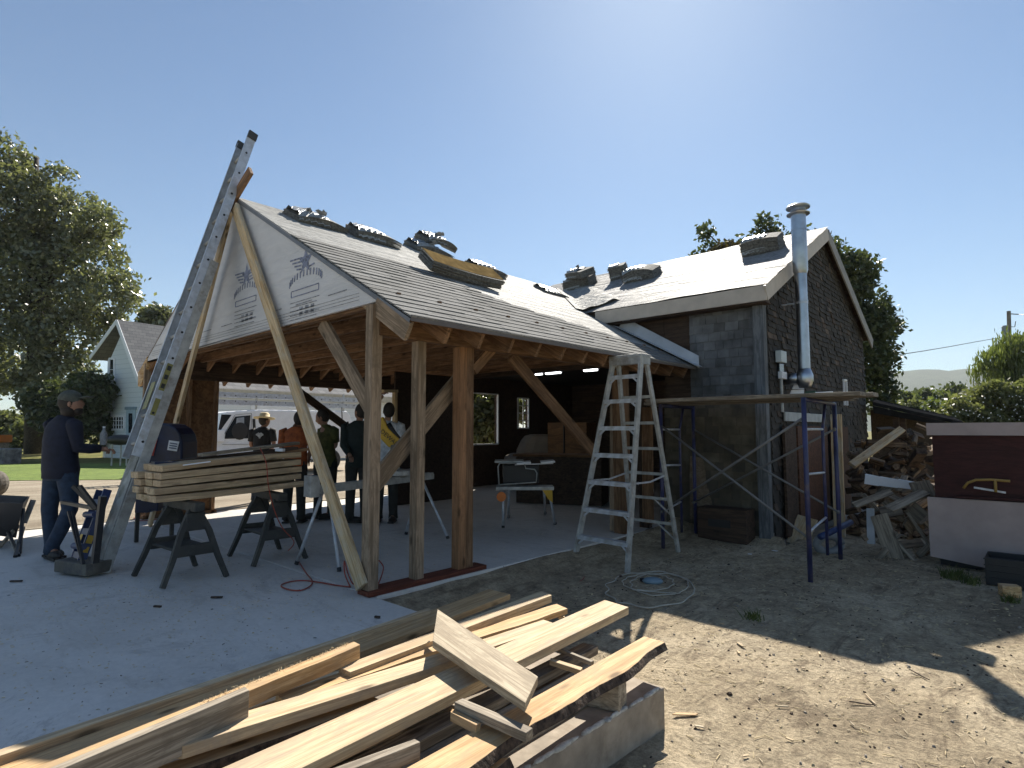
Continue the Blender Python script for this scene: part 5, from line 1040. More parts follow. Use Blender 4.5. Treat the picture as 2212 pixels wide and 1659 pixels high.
def human(name_lab, cat, feet, P, clothes, s=1., rz=YAW, hd=(0., 0.), hair=None, cap=None, grp=None, fingers=True):
    t_ = thing('person', name_lab, cat, feet, grp, rz); W_ = WM[t_] @ Matrix.Scale(s, 4)
    J = {k: Vector(v) for k, v in P.items()}
    nd = ['pelvis', 'spine', 'chest', 'neck', 'hip1', 'knee1', 'ank1', 'toe1', 'hip2', 'knee2', 'ank2', 'toe2', 'sh1', 'el1', 'ha1', 'sh2', 'el2', 'ha2']
    J['neck2'] = J['head'] - Vector((0, 0, .06)); 
    for a in '12': J['palm' + a] = J['ha' + a] + (J['ha' + a] - J['el' + a]).normalized() * .07
    rad = dict(pelvis=(.13, .10), spine=(.125, .095), chest=(.115, .075), neck=.05, neck2=.05, hip1=.085, knee1=.058, ank1=.04, toe1=.035, hip2=.085, knee2=.058, ank2=.04, toe2=.035, sh1=.055, el1=.042, ha1=.027, sh2=.055, el2=.042, ha2=.027, palm1=.032, palm2=.032)
    ed = [('pelvis', 'spine'), ('spine', 'chest'), ('chest', 'neck'), ('neck', 'neck2'), ('pelvis', 'hip1'), ('hip1', 'knee1'), ('knee1', 'ank1'), ('ank1', 'toe1'), ('pelvis', 'hip2'), ('hip2', 'knee2'), ('knee2', 'ank2'), ('ank2', 'toe2'), ('chest', 'sh1'), ('sh1', 'el1'), ('el1', 'ha1'), ('ha1', 'palm1'), ('chest', 'sh2'), ('sh2', 'el2'), ('el2', 'ha2'), ('ha2', 'palm2')]
    names = list(rad); V, F = eval_skin([(J[n], rad[n]) for n in names], [(names.index(a), names.index(b_)) for a, b_ in ed])
    body = MB(); body.add(V, F); M = head_mb(body, J['head'], hd[0], hd[1])
    if fingers:
        for a in '12':
            d = (J['ha' + a] - J['el' + a]).normalized(); sidev = d.cross(Vector((0, 0, 1))); sidev = sidev.normalized() if sidev.length > .1 else Vector((1, 0, 0)); dn_ = d.cross(sidev).normalized(); dn_ = dn_ if dn_.z < 0 else -dn_
            for q, (o_, l_) in enumerate(((-.027, .060), (-.009, .072), (.009, .068), (.026, .052))):
                b0 = J['palm' + a] + sidev * o_ + d * .01; body.tube([b0, b0 + d * l_ * .5 + dn_ * .006, b0 + d * l_ * .8 + dn_ * .03, b0 + d * l_ * .75 + dn_ * .05], [.0095, .009, .008, .007], 6)
            b0 = J['ha' + a] + d * .025 + sidev * .028; body.tube([b0, b0 + sidev * .03 + d * .02, b0 + sidev * .03 + d * .05 + dn_ * .02], [.011, .010, .008], 6)
    body.V = [tuple(W_ @ Vector(v)) for v in body.V]; bo = body.build('body', SKIN, t_, smooth=True)
    def loft(m, rings, n=20):
        vs = []; fs = []
        for (c, rx, ry, yw) in rings:
            for j in range(n): th = 2 * math.pi * j / n; x = rx * math.cos(th); y = ry * math.sin(th); wob = 1 + .03 * math.sin(5 * th + c.z * 23); vs.append(W_ @ (c + Vector((x * math.cos(yw) - y * math.sin(yw), x * math.sin(yw) + y * math.cos(yw), 0)) * wob))
        for k in range(len(rings) - 1):
            for j in range(n): j2 = (j + 1) % n; fs.append((k * n + j, k * n + j2, (k + 1) * n + j2, (k + 1) * n + j))
        fs.append(tuple(range(n))[::-1]); fs.append(tuple((len(rings) - 1) * n + j for j in range(n))); m.add(vs, fs)
    sv = J['sh2'] - J['sh1']; yw = math.atan2(sv.y, sv.x); hv = J['hip2'] - J['hip1']; yh = math.atan2(hv.y, hv.x); hw = .5 * Vector((sv.x, sv.y)).length
    m = MB(); pe, sp_, ch_, nk = J['pelvis'], J['spine'], J['chest'], J['neck']; up_ = lambda v, d: v + Vector((0, 0, d))
    fat = clothes.get('fat', 1.); mid = (J['sh1'] + J['sh2']) / 2
    loft(m, [(up_(pe, -.14), .172 * fat, .125 * fat, yh), (up_(pe, -.05), .178 * fat, .132 * fat, yh), (pe.lerp(sp_, .6), .168 * fat, .128 * fat, yw), (sp_.lerp(ch_, .4), .175 * fat, .128 * fat, yw), (ch_, .185, .125, yw), (up_(mid, -.02), hw + .025, .105, yw), (up_(mid, .025), hw - .02, .085, yw), (up_(mid, .05).lerp(nk, .5), .105, .08, yw), (up_(nk, .02), .066, .066, yw)])
    for a in '12':
        e_, h_, s_ = J['el' + a], J['ha' + a], J['sh' + a]; ins = s_.lerp(mid, .15)
        pts = [ins, s_, s_.lerp(e_, .5), e_] + ([e_.lerp(h_, .5), h_] if clothes.get('long', True) else []); r_s = [.07, .078, .066, .060, .052, .040] if clothes.get('long', True) else [.07, .08, .07, .068]
        if not clothes.get('long', True): pts = [ins, s_, s_.lerp(e_, .4), s_.lerp(e_, .72)]
        m.tube([W_ @ p for p in pts], [q * s for q in r_s[:len(pts)]], 14)
    m.build('shirt', clothes['shirt'], t_, smooth=True)
    m = MB(); loft(m, [(up_(pe, -.16), .158 * fat, .115 * fat, yh), (up_(pe, -.06), .165 * fat, .12 * fat, yh), (up_(pe, .06), .15, .11, yh)])
    for a in '12':
        h_, k_, n_ = J['hip' + a], J['knee' + a], J['ank' + a]; m.tube([W_ @ p for p in (up_(h_, .03), up_(h_, -.10), h_.lerp(k_, .55), k_, k_.lerp(n_, .5), up_(n_, .04), up_(n_, -.045))], [q * s for q in (.085, .100, .088, .074, .068, .064, .07)], 16)
    m.build('trousers', clothes['trousers'], t_, smooth=True)
    for a in '12':
        m = MB(); b0 = J['ank' + a] - Vector((0, 0, J['ank' + a].z - .045)); d = J['toe' + a] - J['ank' + a]; d.z = 0; d.normalize(); yw = math.atan2(d.y, d.x); Mz = Matrix.Rotation(yw, 3, 'Z'); b0 = Vector((J['ank' + a].x, J['ank' + a].y, max(0, J['ank' + a].z - .095)))
        m.sphere(W_ @ (b0 + d * .06 + Vector((0, 0, .045))), s, 14, 8, (.145, .052, .048), 0, W_.to_3x3().normalized() @ Mz); m.tube([W_ @ (b0 + Vector((0, 0, .04))), W_ @ (b0 + Vector((0, 0, .15)))], .055 * s, 10); m.box(W_ @ (b0 + d * .055 + Vector((0, 0, .012))), (.27 * s, .09 * s, .024 * s), WM[t_].to_3x3() @ Mz); m.build('boot', BOOT, t_, smooth=False)
    H = W_ @ J['head']; Mh = WM[t_].to_3x3() @ M
    if hair: m = MB(); m.sphere(H + Mh @ Vector((-.022, 0, .022)) * s, s, 16, 12, (.098, .086, .118), 0, Mh); m.build('hair', hair, t_, smooth=True)
    if cap == 'cap':
        m = MB(); m.sphere(H + Mh @ Vector((-.008, 0, .055)) * s, s, 18, 12, (.108, .09, .09), 0, Mh); q = H + Mh @ Vector((.13, 0, .055)) * s; m.sphere(q, s, 16, 6, (.08, .075, .012), 0, Mh); m.build('cap', CAPM, t_, smooth=True)
    if cap == 'straw':
        m = MB(); prof = [(.20, .0), (.205, .012), (.15, .012), (.10, .02), (.095, .09), (.07, .115), (.0, .118)]; m.lathe(H + Mh @ Vector((-.01, 0, .05)) * s, [(a * s, b_ * s) for a, b_ in prof], 28, 0, (Mh @ Vector((.18, .1, 1))).normalized()); ho_ = m.build('straw_hat', STRAW, t_, smooth=True)
    return t_, W_, Mh, H
STAND = dict(pelvis=(0, 0, .95), spine=(0, .01, 1.12), chest=(0, .01, 1.32), neck=(0, 0, 1.46), head=(0.01, 0, 1.61), hip1=(-.09, 0, .92), knee1=(-.10, 0, .5), ank1=(-.11, 0, .10), toe1=(-.05, .0, .04), hip2=(.09, 0, .92), knee2=(.10, 0, .5), ank2=(.11, 0, .10), toe2=(.17, 0, .04), sh1=(-.19, 0, 1.40), el1=(-.23, .02, 1.12), ha1=(-.15, .16, .98), sh2=(.19, 0, 1.40), el2=(.23, .02, 1.12), ha2=(.15, .16, .98))
MAN = dict(pelvis=(-.005, 0, .96), spine=(-.03, .0, 1.12), chest=(-.02, 0, 1.32), neck=(.01, 0, 1.46), head=(.065, .0, 1.60), hip1=(-.085, .02, .93), knee1=(-.10, .0, .50), ank1=(-.07, .02, .10), toe1=(.02, -.02, .04), hip2=(.09, -.03, .93), knee2=(.135, -.03, .50), ank2=(.0, -.06, .10), toe2=(.12, -.14, .04), sh1=(-.18, .06, 1.39), el1=(-.20, .20, 1.15), ha1=(.10, .34, 1.12), sh2=(.15, -.06, 1.38), el2=(.20, -.05, 1.13), ha2=(.33, .10, 1.12))
t_, W_, Mh, H = human('person in grey cap, navy sweatshirt and jeans holding a bottle by the ladder foot', 'person', (-7.80, 1.42, 0), MAN, dict(shirt=NAVY, trousers=JEANS, fat=1.1), s=1.015, hd=(.45, .12), hair=HAIR, cap='cap')
m = MB(); m.sphere(H + Mh @ Vector((-.03, 0, -.07)), 1, 14, 10, (.075, .08, .085), 0, Mh); m.sphere(H + Mh @ Vector((.05, 0, -.085)), 1, 12, 8, (.05, .06, .05), 0, Mh); m.build('long_hair_and_beard', HAIR, t_, smooth=True)
hb = W_ @ Vector((.335, .13, 1.16)); bt = thing('water_bottle', 'clear plastic bottle held by the person in the navy sweatshirt', 'bottle', hb); m = MB(); m.lathe(hb, [(.03, 0), (.034, .01), (.034, .12), (.02, .15), (.013, .165), (.013, .185)], 14); m.build('bottle_body', PLAST, bt, smooth=True); m = MB(); m.lathe(hb + Vector((0, 0, .186)), [(.015, 0), (.015, .02)], 12); m.build('bottle_cap', WHITE, bt)
def px_person(px, depth, z=0): p = atd(px, 930, depth); return (p.x, p.y, z)
# olive shirt person, head bowed, facing left
Q = dict(STAND); Q.update(head=(-.07, 0, 1.575), neck=(-.02, 0, 1.45), el2=(.16, -.02, 1.13), ha2=(-.02, -.12, 1.02), el1=(-.14, .12, 1.13), ha1=(-.28, .2, 1.05), sh2=(.15, -.1, 1.38), sh1=(-.10, .12, 1.38), toe1=(-.2, 0, .04), toe2=(0, -.05, .04))
human('person in an olive green T-shirt with head bowed to the left, standing inside the garage', 'person', px_person(705, 9.0), Q, dict(shirt=GSHIRT, trousers=TROU, long=False), s=.97, hd=(math.pi, -.35), hair=HAIR)
# orange shirt person from behind
Q = dict(STAND); Q.update(head=(.03, .06, 1.59), toe1=(-.11, .12, .04), toe2=(.11, .12, .04))
human('person in an orange T-shirt seen from behind beside the plank stack', 'person', px_person(640, 8.6), Q, dict(shirt=OSHIRT, trousers=TROU, long=False), s=.94, hd=(math.pi / 2, 0), hair=HAIR)
# straw hat person
Q = dict(STAND); Q.update(head=(.03, .02, 1.60), ha2=(.2, -.15, 1.0), toe1=(-.11, .12, .04), toe2=(.11, .12, .04))
th_, Wh, Mhh, Hh = human('person in a straw hat and black T-shirt before the white van', 'person', px_person(567, 11.0), Q, dict(shirt=BSHIRT, trousers=JEANS, long=False), s=.945, hd=(.9, .05), hair=HAIR, cap='straw')
m = MB()
for k, (dx, dz, r_) in enumerate(((0, 0, .045), (-.05, .012, .026), (.05, .012, .026), (0, -.045, .02), (-.025, .035, .02), (.025, .035, .02))): m.sphere(Wh @ Vector((dx, -.125, 1.32 + dz)), r_, 10, 6, (1, .12, .8), 0, WM[th_].to_3x3())
m.build('shirt_emblem', plain('faded_print', (.42, .45, .48), .8, nz=.4, scale=60), th_)
# dark jacket person behind the near post
Q = dict(STAND); Q.update(head=(.02, 0, 1.60), el1=(-.20, -.04, 1.12), ha1=(-.08, -.2, 1.0))
human('person in a dark green jacket mostly hidden behind the near corner post', 'person', px_person(775, 8.6), Q, dict(shirt=DGREENC, trousers=TROU), s=1.0, hd=(math.pi * .8, 0), hair=HAIR)
# white tee person with a raised arm
Q = dict(STAND); Q.update(head=(.02, 0, 1.62), sh1=(-.17, 0, 1.42), el1=(-.20, -.08, 1.62), ha1=(-.08, -.12, 1.80), toe1=(-.11, -.12, .04), toe2=(.11, -.12, .04))
human('person in a white T-shirt with one hand raised to the head, between the near posts', 'person', px_person(836, 8.7), Q, dict(shirt=WSHIRT, trousers=TROU, long=False), s=1.0, hd=(math.pi / 2 + .4, .2), hair=HAIR)

# ================================================================ VAN
VX = -17.5
def vp(px, py, dx=0): p = at(px, py, 'x', VX); return Vector((VX + dx, p.y, p.z))
van = thing('cargo_van', 'white cargo van with ladders on its roof rack beyond the garage', 'van', (VX - 1, 9, 0))
yf = vp(478, 930).y; 
out = [vp(488, 891), vp(510, 887.5), vp(560, 885), vp(750, 888), vp(756, 896), vp(766, 925), vp(767, 950)]
yR = out[-1].y; zb_ = .42; yN = yf - 1.15
side = out + [Vector((VX, yR, zb_)), Vector((VX, yN, zb_)), Vector((VX, yN - .05, .95)), Vector((VX, yN + .35, 1.10)), vp(474, 939)]
m = MB(); m.prism(side, (-1.95, 0, 0)); m.build('body', WHITEP, van, bevel=.04)
m = MB(); m.prism([q + Vector((.006, 0, 0)) for q in (vp(508, 900), vp(541, 897), vp(536, 947), vp(485, 948), vp(487, 935))], (.004, 0, 0)); wn = m.build('window', GLASS, van)
m = MB(); m.prism([q + Vector((.012, 0, 0)) for q in (vp(511, 903), vp(527, 901), vp(527, 917), vp(509, 917))], (.002, 0, 0)); m.build('painted_view_light', plain('painted_far_window_light', (.35, .38, .42), .1), wn, origin=vp(511, 903))  # pale panel paints the brightness of the far window seen through the glass
m = MB(); m.prism([q + Vector((.003, 0, 0)) for q in (vp(478, 895), vp(500, 896), vp(476, 930), vp(470, 934))], (.006, 0, 0)); m.build('windshield', GLASS, van)
m = MB()
for a, b_ in (((543, 893), (541, 960)), ((541, 960), (480, 960)), ((507, 897), (483, 940)), ((543, 893), (508, 896))): m.bar(vp(*a, .008), vp(*b_, .008), .01, .025, (1, 0, 0))
m.build('door_trim', plain('grey_trim', (.25, .26, .28), .5), van)
m = MB(); m.prism([vp(545, 905, .004), vp(551, 905, .004), vp(553, 950, .004), vp(547, 950, .004)], (.01, 0, 0)); m.build('black_pillar', BLACK, van)
m = MB(); m.bar(vp(738, 880, .01), vp(739, 915, .01), .02, .02, (1, 0, 0)); m.build('rear_seam', BLACK, van)
m = MB(); m.sphere(vp(518, 931, .012), 1, 14, 8, (.01, .24, .26)); m.build('headrest', BLACK, van); m = MB(); m.bb(vp(474, 945, .03) - Vector((0, .1, .12)), vp(474, 940, .12) + Vector((0, .1, .15))); m.build('mirror', WHITEP, van, bevel=.02)
for yy in (yf - .35, yR - .9):
    m = MB(); m.lathe((VX - .10, yy, .36), [(.2, -.1), (.35, -.1), (.36, -.06), (.36, .1), (.33, .13), (.2, .13)], 28, 0, (1, 0, 0)); wh = m.build('tyre', BLACK, van); m = MB(); m.lathe((VX - .08, yy, .36), [(.02, .14), (.1, .13), (.2, .10), (.2, .0)], 20, 0, (1, 0, 0)); m.build('rim', ALUD, wh, origin=(VX, yy, .36))
m = MB()
for px in (556, 745): p = vp(px, 887); m.bar(p + Vector((-.1, 0, -.02)), p + Vector((-.1, 0, .55)), .05, .05, (1, 0, 0)); m.bar(p + Vector((-.1, 0, .25)), p + Vector((-1.8, 0, .25)), .05, .05)
m.build('roof_rack', ALUD, van)
for k, (zz, lab) in enumerate(((.20, 'lower aluminium ladder strapped on the roof rack of the white van'), (.42, 'upper aluminium ladder strapped on the roof rack of the white van'))):
    z0 = vp(600, 886).z; tl = thing('rack_ladder', lab, 'ladder', (VX, 9, z0 + zz), 'ladders on the van roof'); ya, yb = yf - 1.3, yR + .3
    for xx in (-.05, -.45): m = MB(); m.bb((VX + xx, ya, z0 + zz - .07), (VX + xx + .03, yb, z0 + zz + .07)); m.build('side_rail', ALU, tl)
    m = MB(); q = ya + .15; m2 = MB()
    while q < yb: m.tube([(VX - .45, q, z0 + zz), (VX - .03, q, z0 + zz)], .018, 8); m2.box((VX - .014, q, z0 + zz + .03 * (-1) ** k), (.006, .03, .03)); q += .305
    m.build('rung', ALUD, tl); m2.build('rung_end', BLACK, tl)
# low outbuilding behind the van
ob = thing('outbuilding', 'low outbuilding with a grey shingle roof and tan fascia behind the white van', 'outbuilding', (-27, 13, 0)); OX = -25
za = at(620, 848, 'x', OX).z; y0_, y1_ = at(462, 900, 'x', OX).y, at(905, 900, 'x', OX).y
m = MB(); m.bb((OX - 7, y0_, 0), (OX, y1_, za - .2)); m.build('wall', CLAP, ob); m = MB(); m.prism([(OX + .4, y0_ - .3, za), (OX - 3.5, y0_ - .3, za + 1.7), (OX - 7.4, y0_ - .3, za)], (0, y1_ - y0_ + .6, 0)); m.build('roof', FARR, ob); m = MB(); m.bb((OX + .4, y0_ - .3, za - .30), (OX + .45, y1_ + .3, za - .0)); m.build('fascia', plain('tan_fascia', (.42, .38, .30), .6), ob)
m = MB(); yy = at(600, 900, 'x', OX).y; m.bb((OX + .02, yy - 1.2, .3), (OX + .05, yy + 1.2, za - .6)); m.build('garage_door', WHITEP, ob)

# ================================================================ FARMHOUSE
hr = atd(310, 930, 27.5); hr.z = 0
vd = math.atan((1900 - CX) / FPX); ridge = (_F * math.cos(vd) + _r * math.sin(vd)).normalized(); gab = Vector((-ridge.y, ridge.x, 0)).normalized(); nG = -ridge
def hp_(px, py): return atp(px, py, hr, nG)
house = thing('farmhouse', 'white clapboard two-storey farmhouse with a grey roof behind the left end of the garage', 'house', (hr.x, hr.y, 0))
cL = hp_(226, 985); cR = hp_(314, 985); pk = hp_(267, 692); eL = hp_(222, 772); eR = hp_(308, 812)
cL.z = cR.z = -.1; wl_ = hp_(226, 765); wr_ = hp_(314, 826); tpk = hp_(267, 697)
wl_ = Vector((cL.x, cL.y, wl_.z - .35)); wr_ = Vector((cR.x, cR.y, wr_.z - .4)); tpk.z -= .35; D_ = ridge * 9
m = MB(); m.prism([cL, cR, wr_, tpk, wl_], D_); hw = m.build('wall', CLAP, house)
m = MB(); e0 = hp_(209, 771); e1 = hp_(318, 830); off = -ridge * .3
m.prism([e0 + off, pk + off, e1 + off, e1 + off + Vector((0, 0, -.16)), pk + off + Vector((0, 0, -.22)), e0 + off + Vector((0, 0, -.16))], D_ + ridge * .6); m.build('roof', FARR, house)
m = MB()
for a, b_ in ((e0, pk), (pk, e1)): m.bar(a + off - ridge * .02 - Vector((0, 0, .10)), b_ + off - ridge * .02 - Vector((0, 0, .10)), .03, .22, (0, 0, 1))
m.build('rake_trim', WHITEP, house)
m = MB(); m.bar(cL - ridge * .02 + gab * .0, wl_ - ridge * .02, .22, .04, ridge); m.build('corner_trim', WHITEP, house)
def hwin(x0, y0, x1, y1, nv, nh, name='window'):
    a, b_, c, d = hp_(x0, y0), hp_(x1, y0), hp_(x1, y1), hp_(x0, y1); o1 = -ridge * .03; m = MB()
    for p, q in ((a, b_), (b_, c), (c, d), (d, a)): m.bar(p + o1, q + o1, .10, .05, ridge)
    for k in range(1, nv + 1): m.bar(a.lerp(b_, k / (nv + 1)) + o1, d.lerp(c, k / (nv + 1)) + o1, .03, .03, ridge)
    for k in range(1, nh + 1): m.bar(a.lerp(d, k / (nh + 1)) + o1, b_.lerp(c, k / (nh + 1)) + o1, .03, .03, ridge)
    w_ = m.build(name, WHITEP, house); m = MB(); m.prism([a - ridge * .012, b_ - ridge * .012, c - ridge * .012, d - ridge * .012], -ridge * .01); m.build('pane', GLASS, w_, origin=a)
hwin(237, 775, 248, 822, 0, 1); hwin(236, 899, 269, 928, 5, 2)
m = MB(); a, b_, c, d = hp_(275, 884), hp_(294, 884), hp_(294, 985), hp_(275, 985); m.prism([q - ridge * .01 for q in (a, b_, c, d)], -ridge * .05); dr_ = m.build('door', plain('pale_blue_door', (.42, .52, .58), .5), house)
m = MB(); a, b_, c, d = hp_(281, 893), hp_(289, 893), hp_(289, 935), hp_(281, 935); m.prism([q - ridge * .062 for q in (a, b_, c, d)], -ridge * .01); m.build('door_pane', GLASS, dr_, origin=a)
m = MB(); a, b_ = hp_(273, 882), hp_(296, 882); m.bar(a - ridge * .04, b_ - ridge * .04, .14, .08, ridge); m.build('door_trim', plain('grey_blue_trim', (.25, .33, .38), .5), house)
# grill table with dark cover
gt = thing('covered_grill', 'black covered grill on a thin-legged cart by the farmhouse wall', 'grill', atd(245, 990, 22)); m = MB(); p = atd(262, 950, 22); p2 = atd(240, 948, 22)
m.sphere(atd(260, 950, 22), 1, 16, 8, (.55, .3, .20), 0, Matrix.Rotation(YAW, 3, 'Z')); m.sphere(atd(275, 953, 22), 1, 12, 8, (.4, .25, .10), 0, Matrix.Rotation(YAW, 3, 'Z')); m.build('cover', BLACK, gt, smooth=True)
for px in (243, 262, 275): p = atd(px, 960, 22); m = MB(); m.bar((p.x, p.y, 0), p, .04, .04); m.build('leg', ALUD, gt)

# ================================================================ VEGETATION
def leaves(name, blobs, n, size, mat, parent, seed=1, flat=.0, droop=0., surf=.55, gap=.30):
    r_ = np.random.default_rng(seed); cs = np.array([[*b_[0]] for b_ in blobs]); rs = np.array([b_[1] if hasattr(b_[1], '__len__') else (b_[1],) * 3 for b_ in blobs]); wgt = (rs.prod(1)) ** .72; wgt = wgt / wgt.sum()
    k = r_.choice(len(blobs), n, p=wgt); d = r_.normal(size=(n, 3)); d /= np.linalg.norm(d, axis=1)[:, None]; rad = r_.random(n) ** (1 / 3.) * (1 - surf) + surf * (.82 + .24 * r_.random(n))
    # clump
    cl = r_.normal(size=(n, 3)) * size * 1.2; p = cs[k] + d * rs[k] * rad[:, None]; key = np.floor(p / (size * 4.5)); h = np.sin(key @ np.array([12.9, 78.2, 37.7]) + seed) * 43758.5; h = h - np.floor(h); keep = h > gap; p = p[keep] + cl[keep]; n = len(p)
    a = r_.normal(size=(n, 3)); a[:, 2] *= (1 - flat); a /= np.linalg.norm(a, axis=1)[:, None]; b_ = np.cross(a, r_.normal(size=(n, 3))); b_ /= np.linalg.norm(b_, axis=1)[:, None]
    s = size * (.6 + .8 * r_.random(n))[:, None]; a *= s; b_ *= s * .55
    if droop: a = a * .3; a[:, 2] -= s[:, 0] * droop; b_ = b_ * .5
    v = np.stack([p - a, p + b_ - a * .1, p + a, p - b_ - a * .1], 1).reshape(-1, 3); q = np.arange(4 * n).reshape(n, 4); org = np.array(WM[parent].translation) if parent is not None else cs.mean(0); me = bpy.data.meshes.new(name); fast_mesh(me, v - org, q); me.materials.append(mat)
    o = bpy.data.objects.new(name, me); return link(o, Matrix.Translation(Vector(org)), parent)
def trunk(name, parent, base_, top, r0, branches, mat=TRUNK):
    m = MB(); b0 = Vector(base_); t0 = Vector(top); m.tube([b0, b0.lerp(t0, .3) + Vector((.05, 0, 0)), b0.lerp(t0, .7), t0], [r0, r0 * .8, r0 * .5, r0 * .2], 10)
    for q in branches: s_ = b0.lerp(t0, random.uniform(.25, .8)); q = Vector(q); mid = s_.lerp(q, .5) + Vector((0, 0, (q - s_).length * .08)); m.tube([s_, mid, q], [r0 * .35, r0 * .2, r0 * .05], 7)
    return m.build(name, mat, parent, smooth=True)
def tree(label, blobs_px, base_px, depth, n, size, mat, seed, cat='tree', group='trees', r0=.35, name='tree', zoff=0., **kw):
    base_ = atd(base_px, 930, depth); base_.z = zoff; bl = []
    for px, py, rr, *ry in blobs_px:
        dd = depth + random.uniform(-.6, .6) * rr * depth / FPX; bl.append((tuple(atd(px, py, dd)), (rr * depth / FPX, rr * depth / FPX, (ry[0] if ry else rr * .85) * depth / FPX)))
    t_ = thing(name, label, cat, base_, group); top = Vector(max(bl, key=lambda b_: b_[0][2])[0]); top = Vector((base_.x * .6 + top.x * .4, base_.y * .6 + top.y * .4, top.z))
    trunk('trunk', t_, base_, top, r0, [b_[0] for b_ in bl]); leaves('crown', bl, n, size, mat, t_, seed, **kw); return t_
random.seed(11)
tree('huge spreading tree with glossy leaves filling the left edge', [(-40, 420, 130), (60, 470, 105), (150, 480, 90), (-30, 600, 130), (90, 620, 120), (190, 560, 75), (225, 640, 70), (265, 620, 42), (20, 330, 45), (130, 390, 38), (215, 480, 45), (150, 720, 85), (40, 760, 100), (-60, 780, 110), (230, 700, 40), (130, 830, 80), (180, 900, 50)], 80, 34, 85000, .14, LEAFA, 3, r0=.55, gap=.42, surf=.4)
tree('rounded bush-like tree behind the farmhouse ridge', [(345, 690, 28), (330, 720, 30), (372, 715, 22), (318, 680, 14)], 345, 48, 5000, .2, LEAFA, 4, r0=.2)
tree('dark dense shrubby tree behind the person in the navy sweatshirt', [(150, 900, 55), (190, 850, 48), (110, 870, 50), (200, 930, 40), (215, 880, 30)], 150, 29, 16000, .13, LEAFB, 5, r0=.25)
tree('pale olive bushes beyond the lawn at the left edge', [(20, 930, 42), (60, 950, 40), (-30, 940, 50), (95, 965, 24)], 30, 44, 12000, .2, LEAFD, 6, r0=.2)
tree('dark full maple behind the barn roof', [(1540, 565, 38), (1510, 568, 24), (1600, 550, 40), (1650, 535, 42), (1690, 540, 40), (1740, 570, 76), (1820, 600, 62), (1860, 580, 34), (1850, 660, 62), (1885, 700, 48), (1925, 705, 24), (1870, 770, 62), (1915, 790, 28), (1860, 840, 60), (1900, 845, 34), (1780, 720, 110), (1525, 500, 12, 18), (1655, 490, 22, 26)], 1790, 23, 42000, .10, LEAFB, 7, r0=.4, gap=.38)
tree('reddish-brown tree top between bundles and chimney behind the barn', [(1570, 560, 34), (1620, 555, 36), (1480, 595, 16)], 1590, 21, 9000, .09, LEAFR, 8, r0=.15)
tree('weeping willow with trailing pale fronds at the right edge', [(2190, 770, 42, 50), (2215, 830, 60, 60), (2160, 800, 40, 50), (2130, 810, 26, 40), (2200, 750, 28), (2230, 880, 60)], 2200, 26, 15000, .12, LEAFC, 9, name='willow_tree', gap=.3, surf=.3, droop=.9, r0=.2, zoff=-1)
tree('dense flowering hedge behind the red bin at the right edge', [(2080, 890, 34), (2130, 880, 48), (2180, 890, 50), (2040, 905, 22), (2220, 880, 60), (2150, 850, 34), (2120, 930, 50), (2200, 940, 60)], 2150, 20, 34000, .075, LEAFD, 10, cat='hedge', name='hedge', r0=.1, zoff=-1)
m = MB(); hk = thing('hedge_blossom', 'scattered small white blossoms on the hedge behind the red bin', 'blossom', atd(2150, 890, 19)); hk['kind'] = 'stuff'
for k in range(70): m.sphere(atd(random.uniform(1990, 2225), random.uniform(852, 908), random.uniform(18.6, 19.2)), .018, 6, 4)
bb_ = m.build('flowers', WHITE, hk); bb_['kind'] = 'stuff'
for k, (px, py, rr, dp, mt, lb) in enumerate(((1955, 862, 16, 60, LEAFC, 'pale roundish tree left-most in the distant row'), (1985, 862, 13, 70, LEAFB, 'dark conical tree in the distant row under the hill'), (2012, 856, 15, 66, LEAFB, 'dark tree in the middle of the distant row'), (2035, 864, 14, 55, LEAFC, 'light green tree between dark ones in the distant row'), (2062, 850, 16, 60, LEAFB, 'tallest distant tree beside the flowering hedge'), (2088, 870, 18, 50, LEAFD, 'olive bush just left of the flowering hedge'), (2110, 862, 22, 52, LEAFD, 'broad bush behind the top of the flowering hedge'), (1930, 880, 18, 45, LEAFD, 'low olive bush beyond the woodshed roof'), (1975, 885, 20, 42, LEAFD, 'low leafy bush above the middle of the woodshed roof'), (2025, 885, 20, 40, LEAFC, 'bright low bush above the right of the woodshed roof'))):
    tree(lb, [(px, py, rr), (px - rr * .6, py + rr * .5, rr * .7), (px + rr * .6, py + rr * .6, rr * .7), (px, py + rr * 1.6, rr * 1.2)], px, dp, 2600, .16 * dp / 40, mt, 30 + k, group='distant trees and bushes at the right', r0=.12, zoff=-2)
tree('leafy green bush seen through the barn window', [(1035, 880, 34), (1060, 900, 34), (1040, 930, 34), (1120, 890, 24), (1085, 870, 30)], 1045, 17, 9000, .09, LEAFD, 12, cat='bush', name='bush', r0=.06)
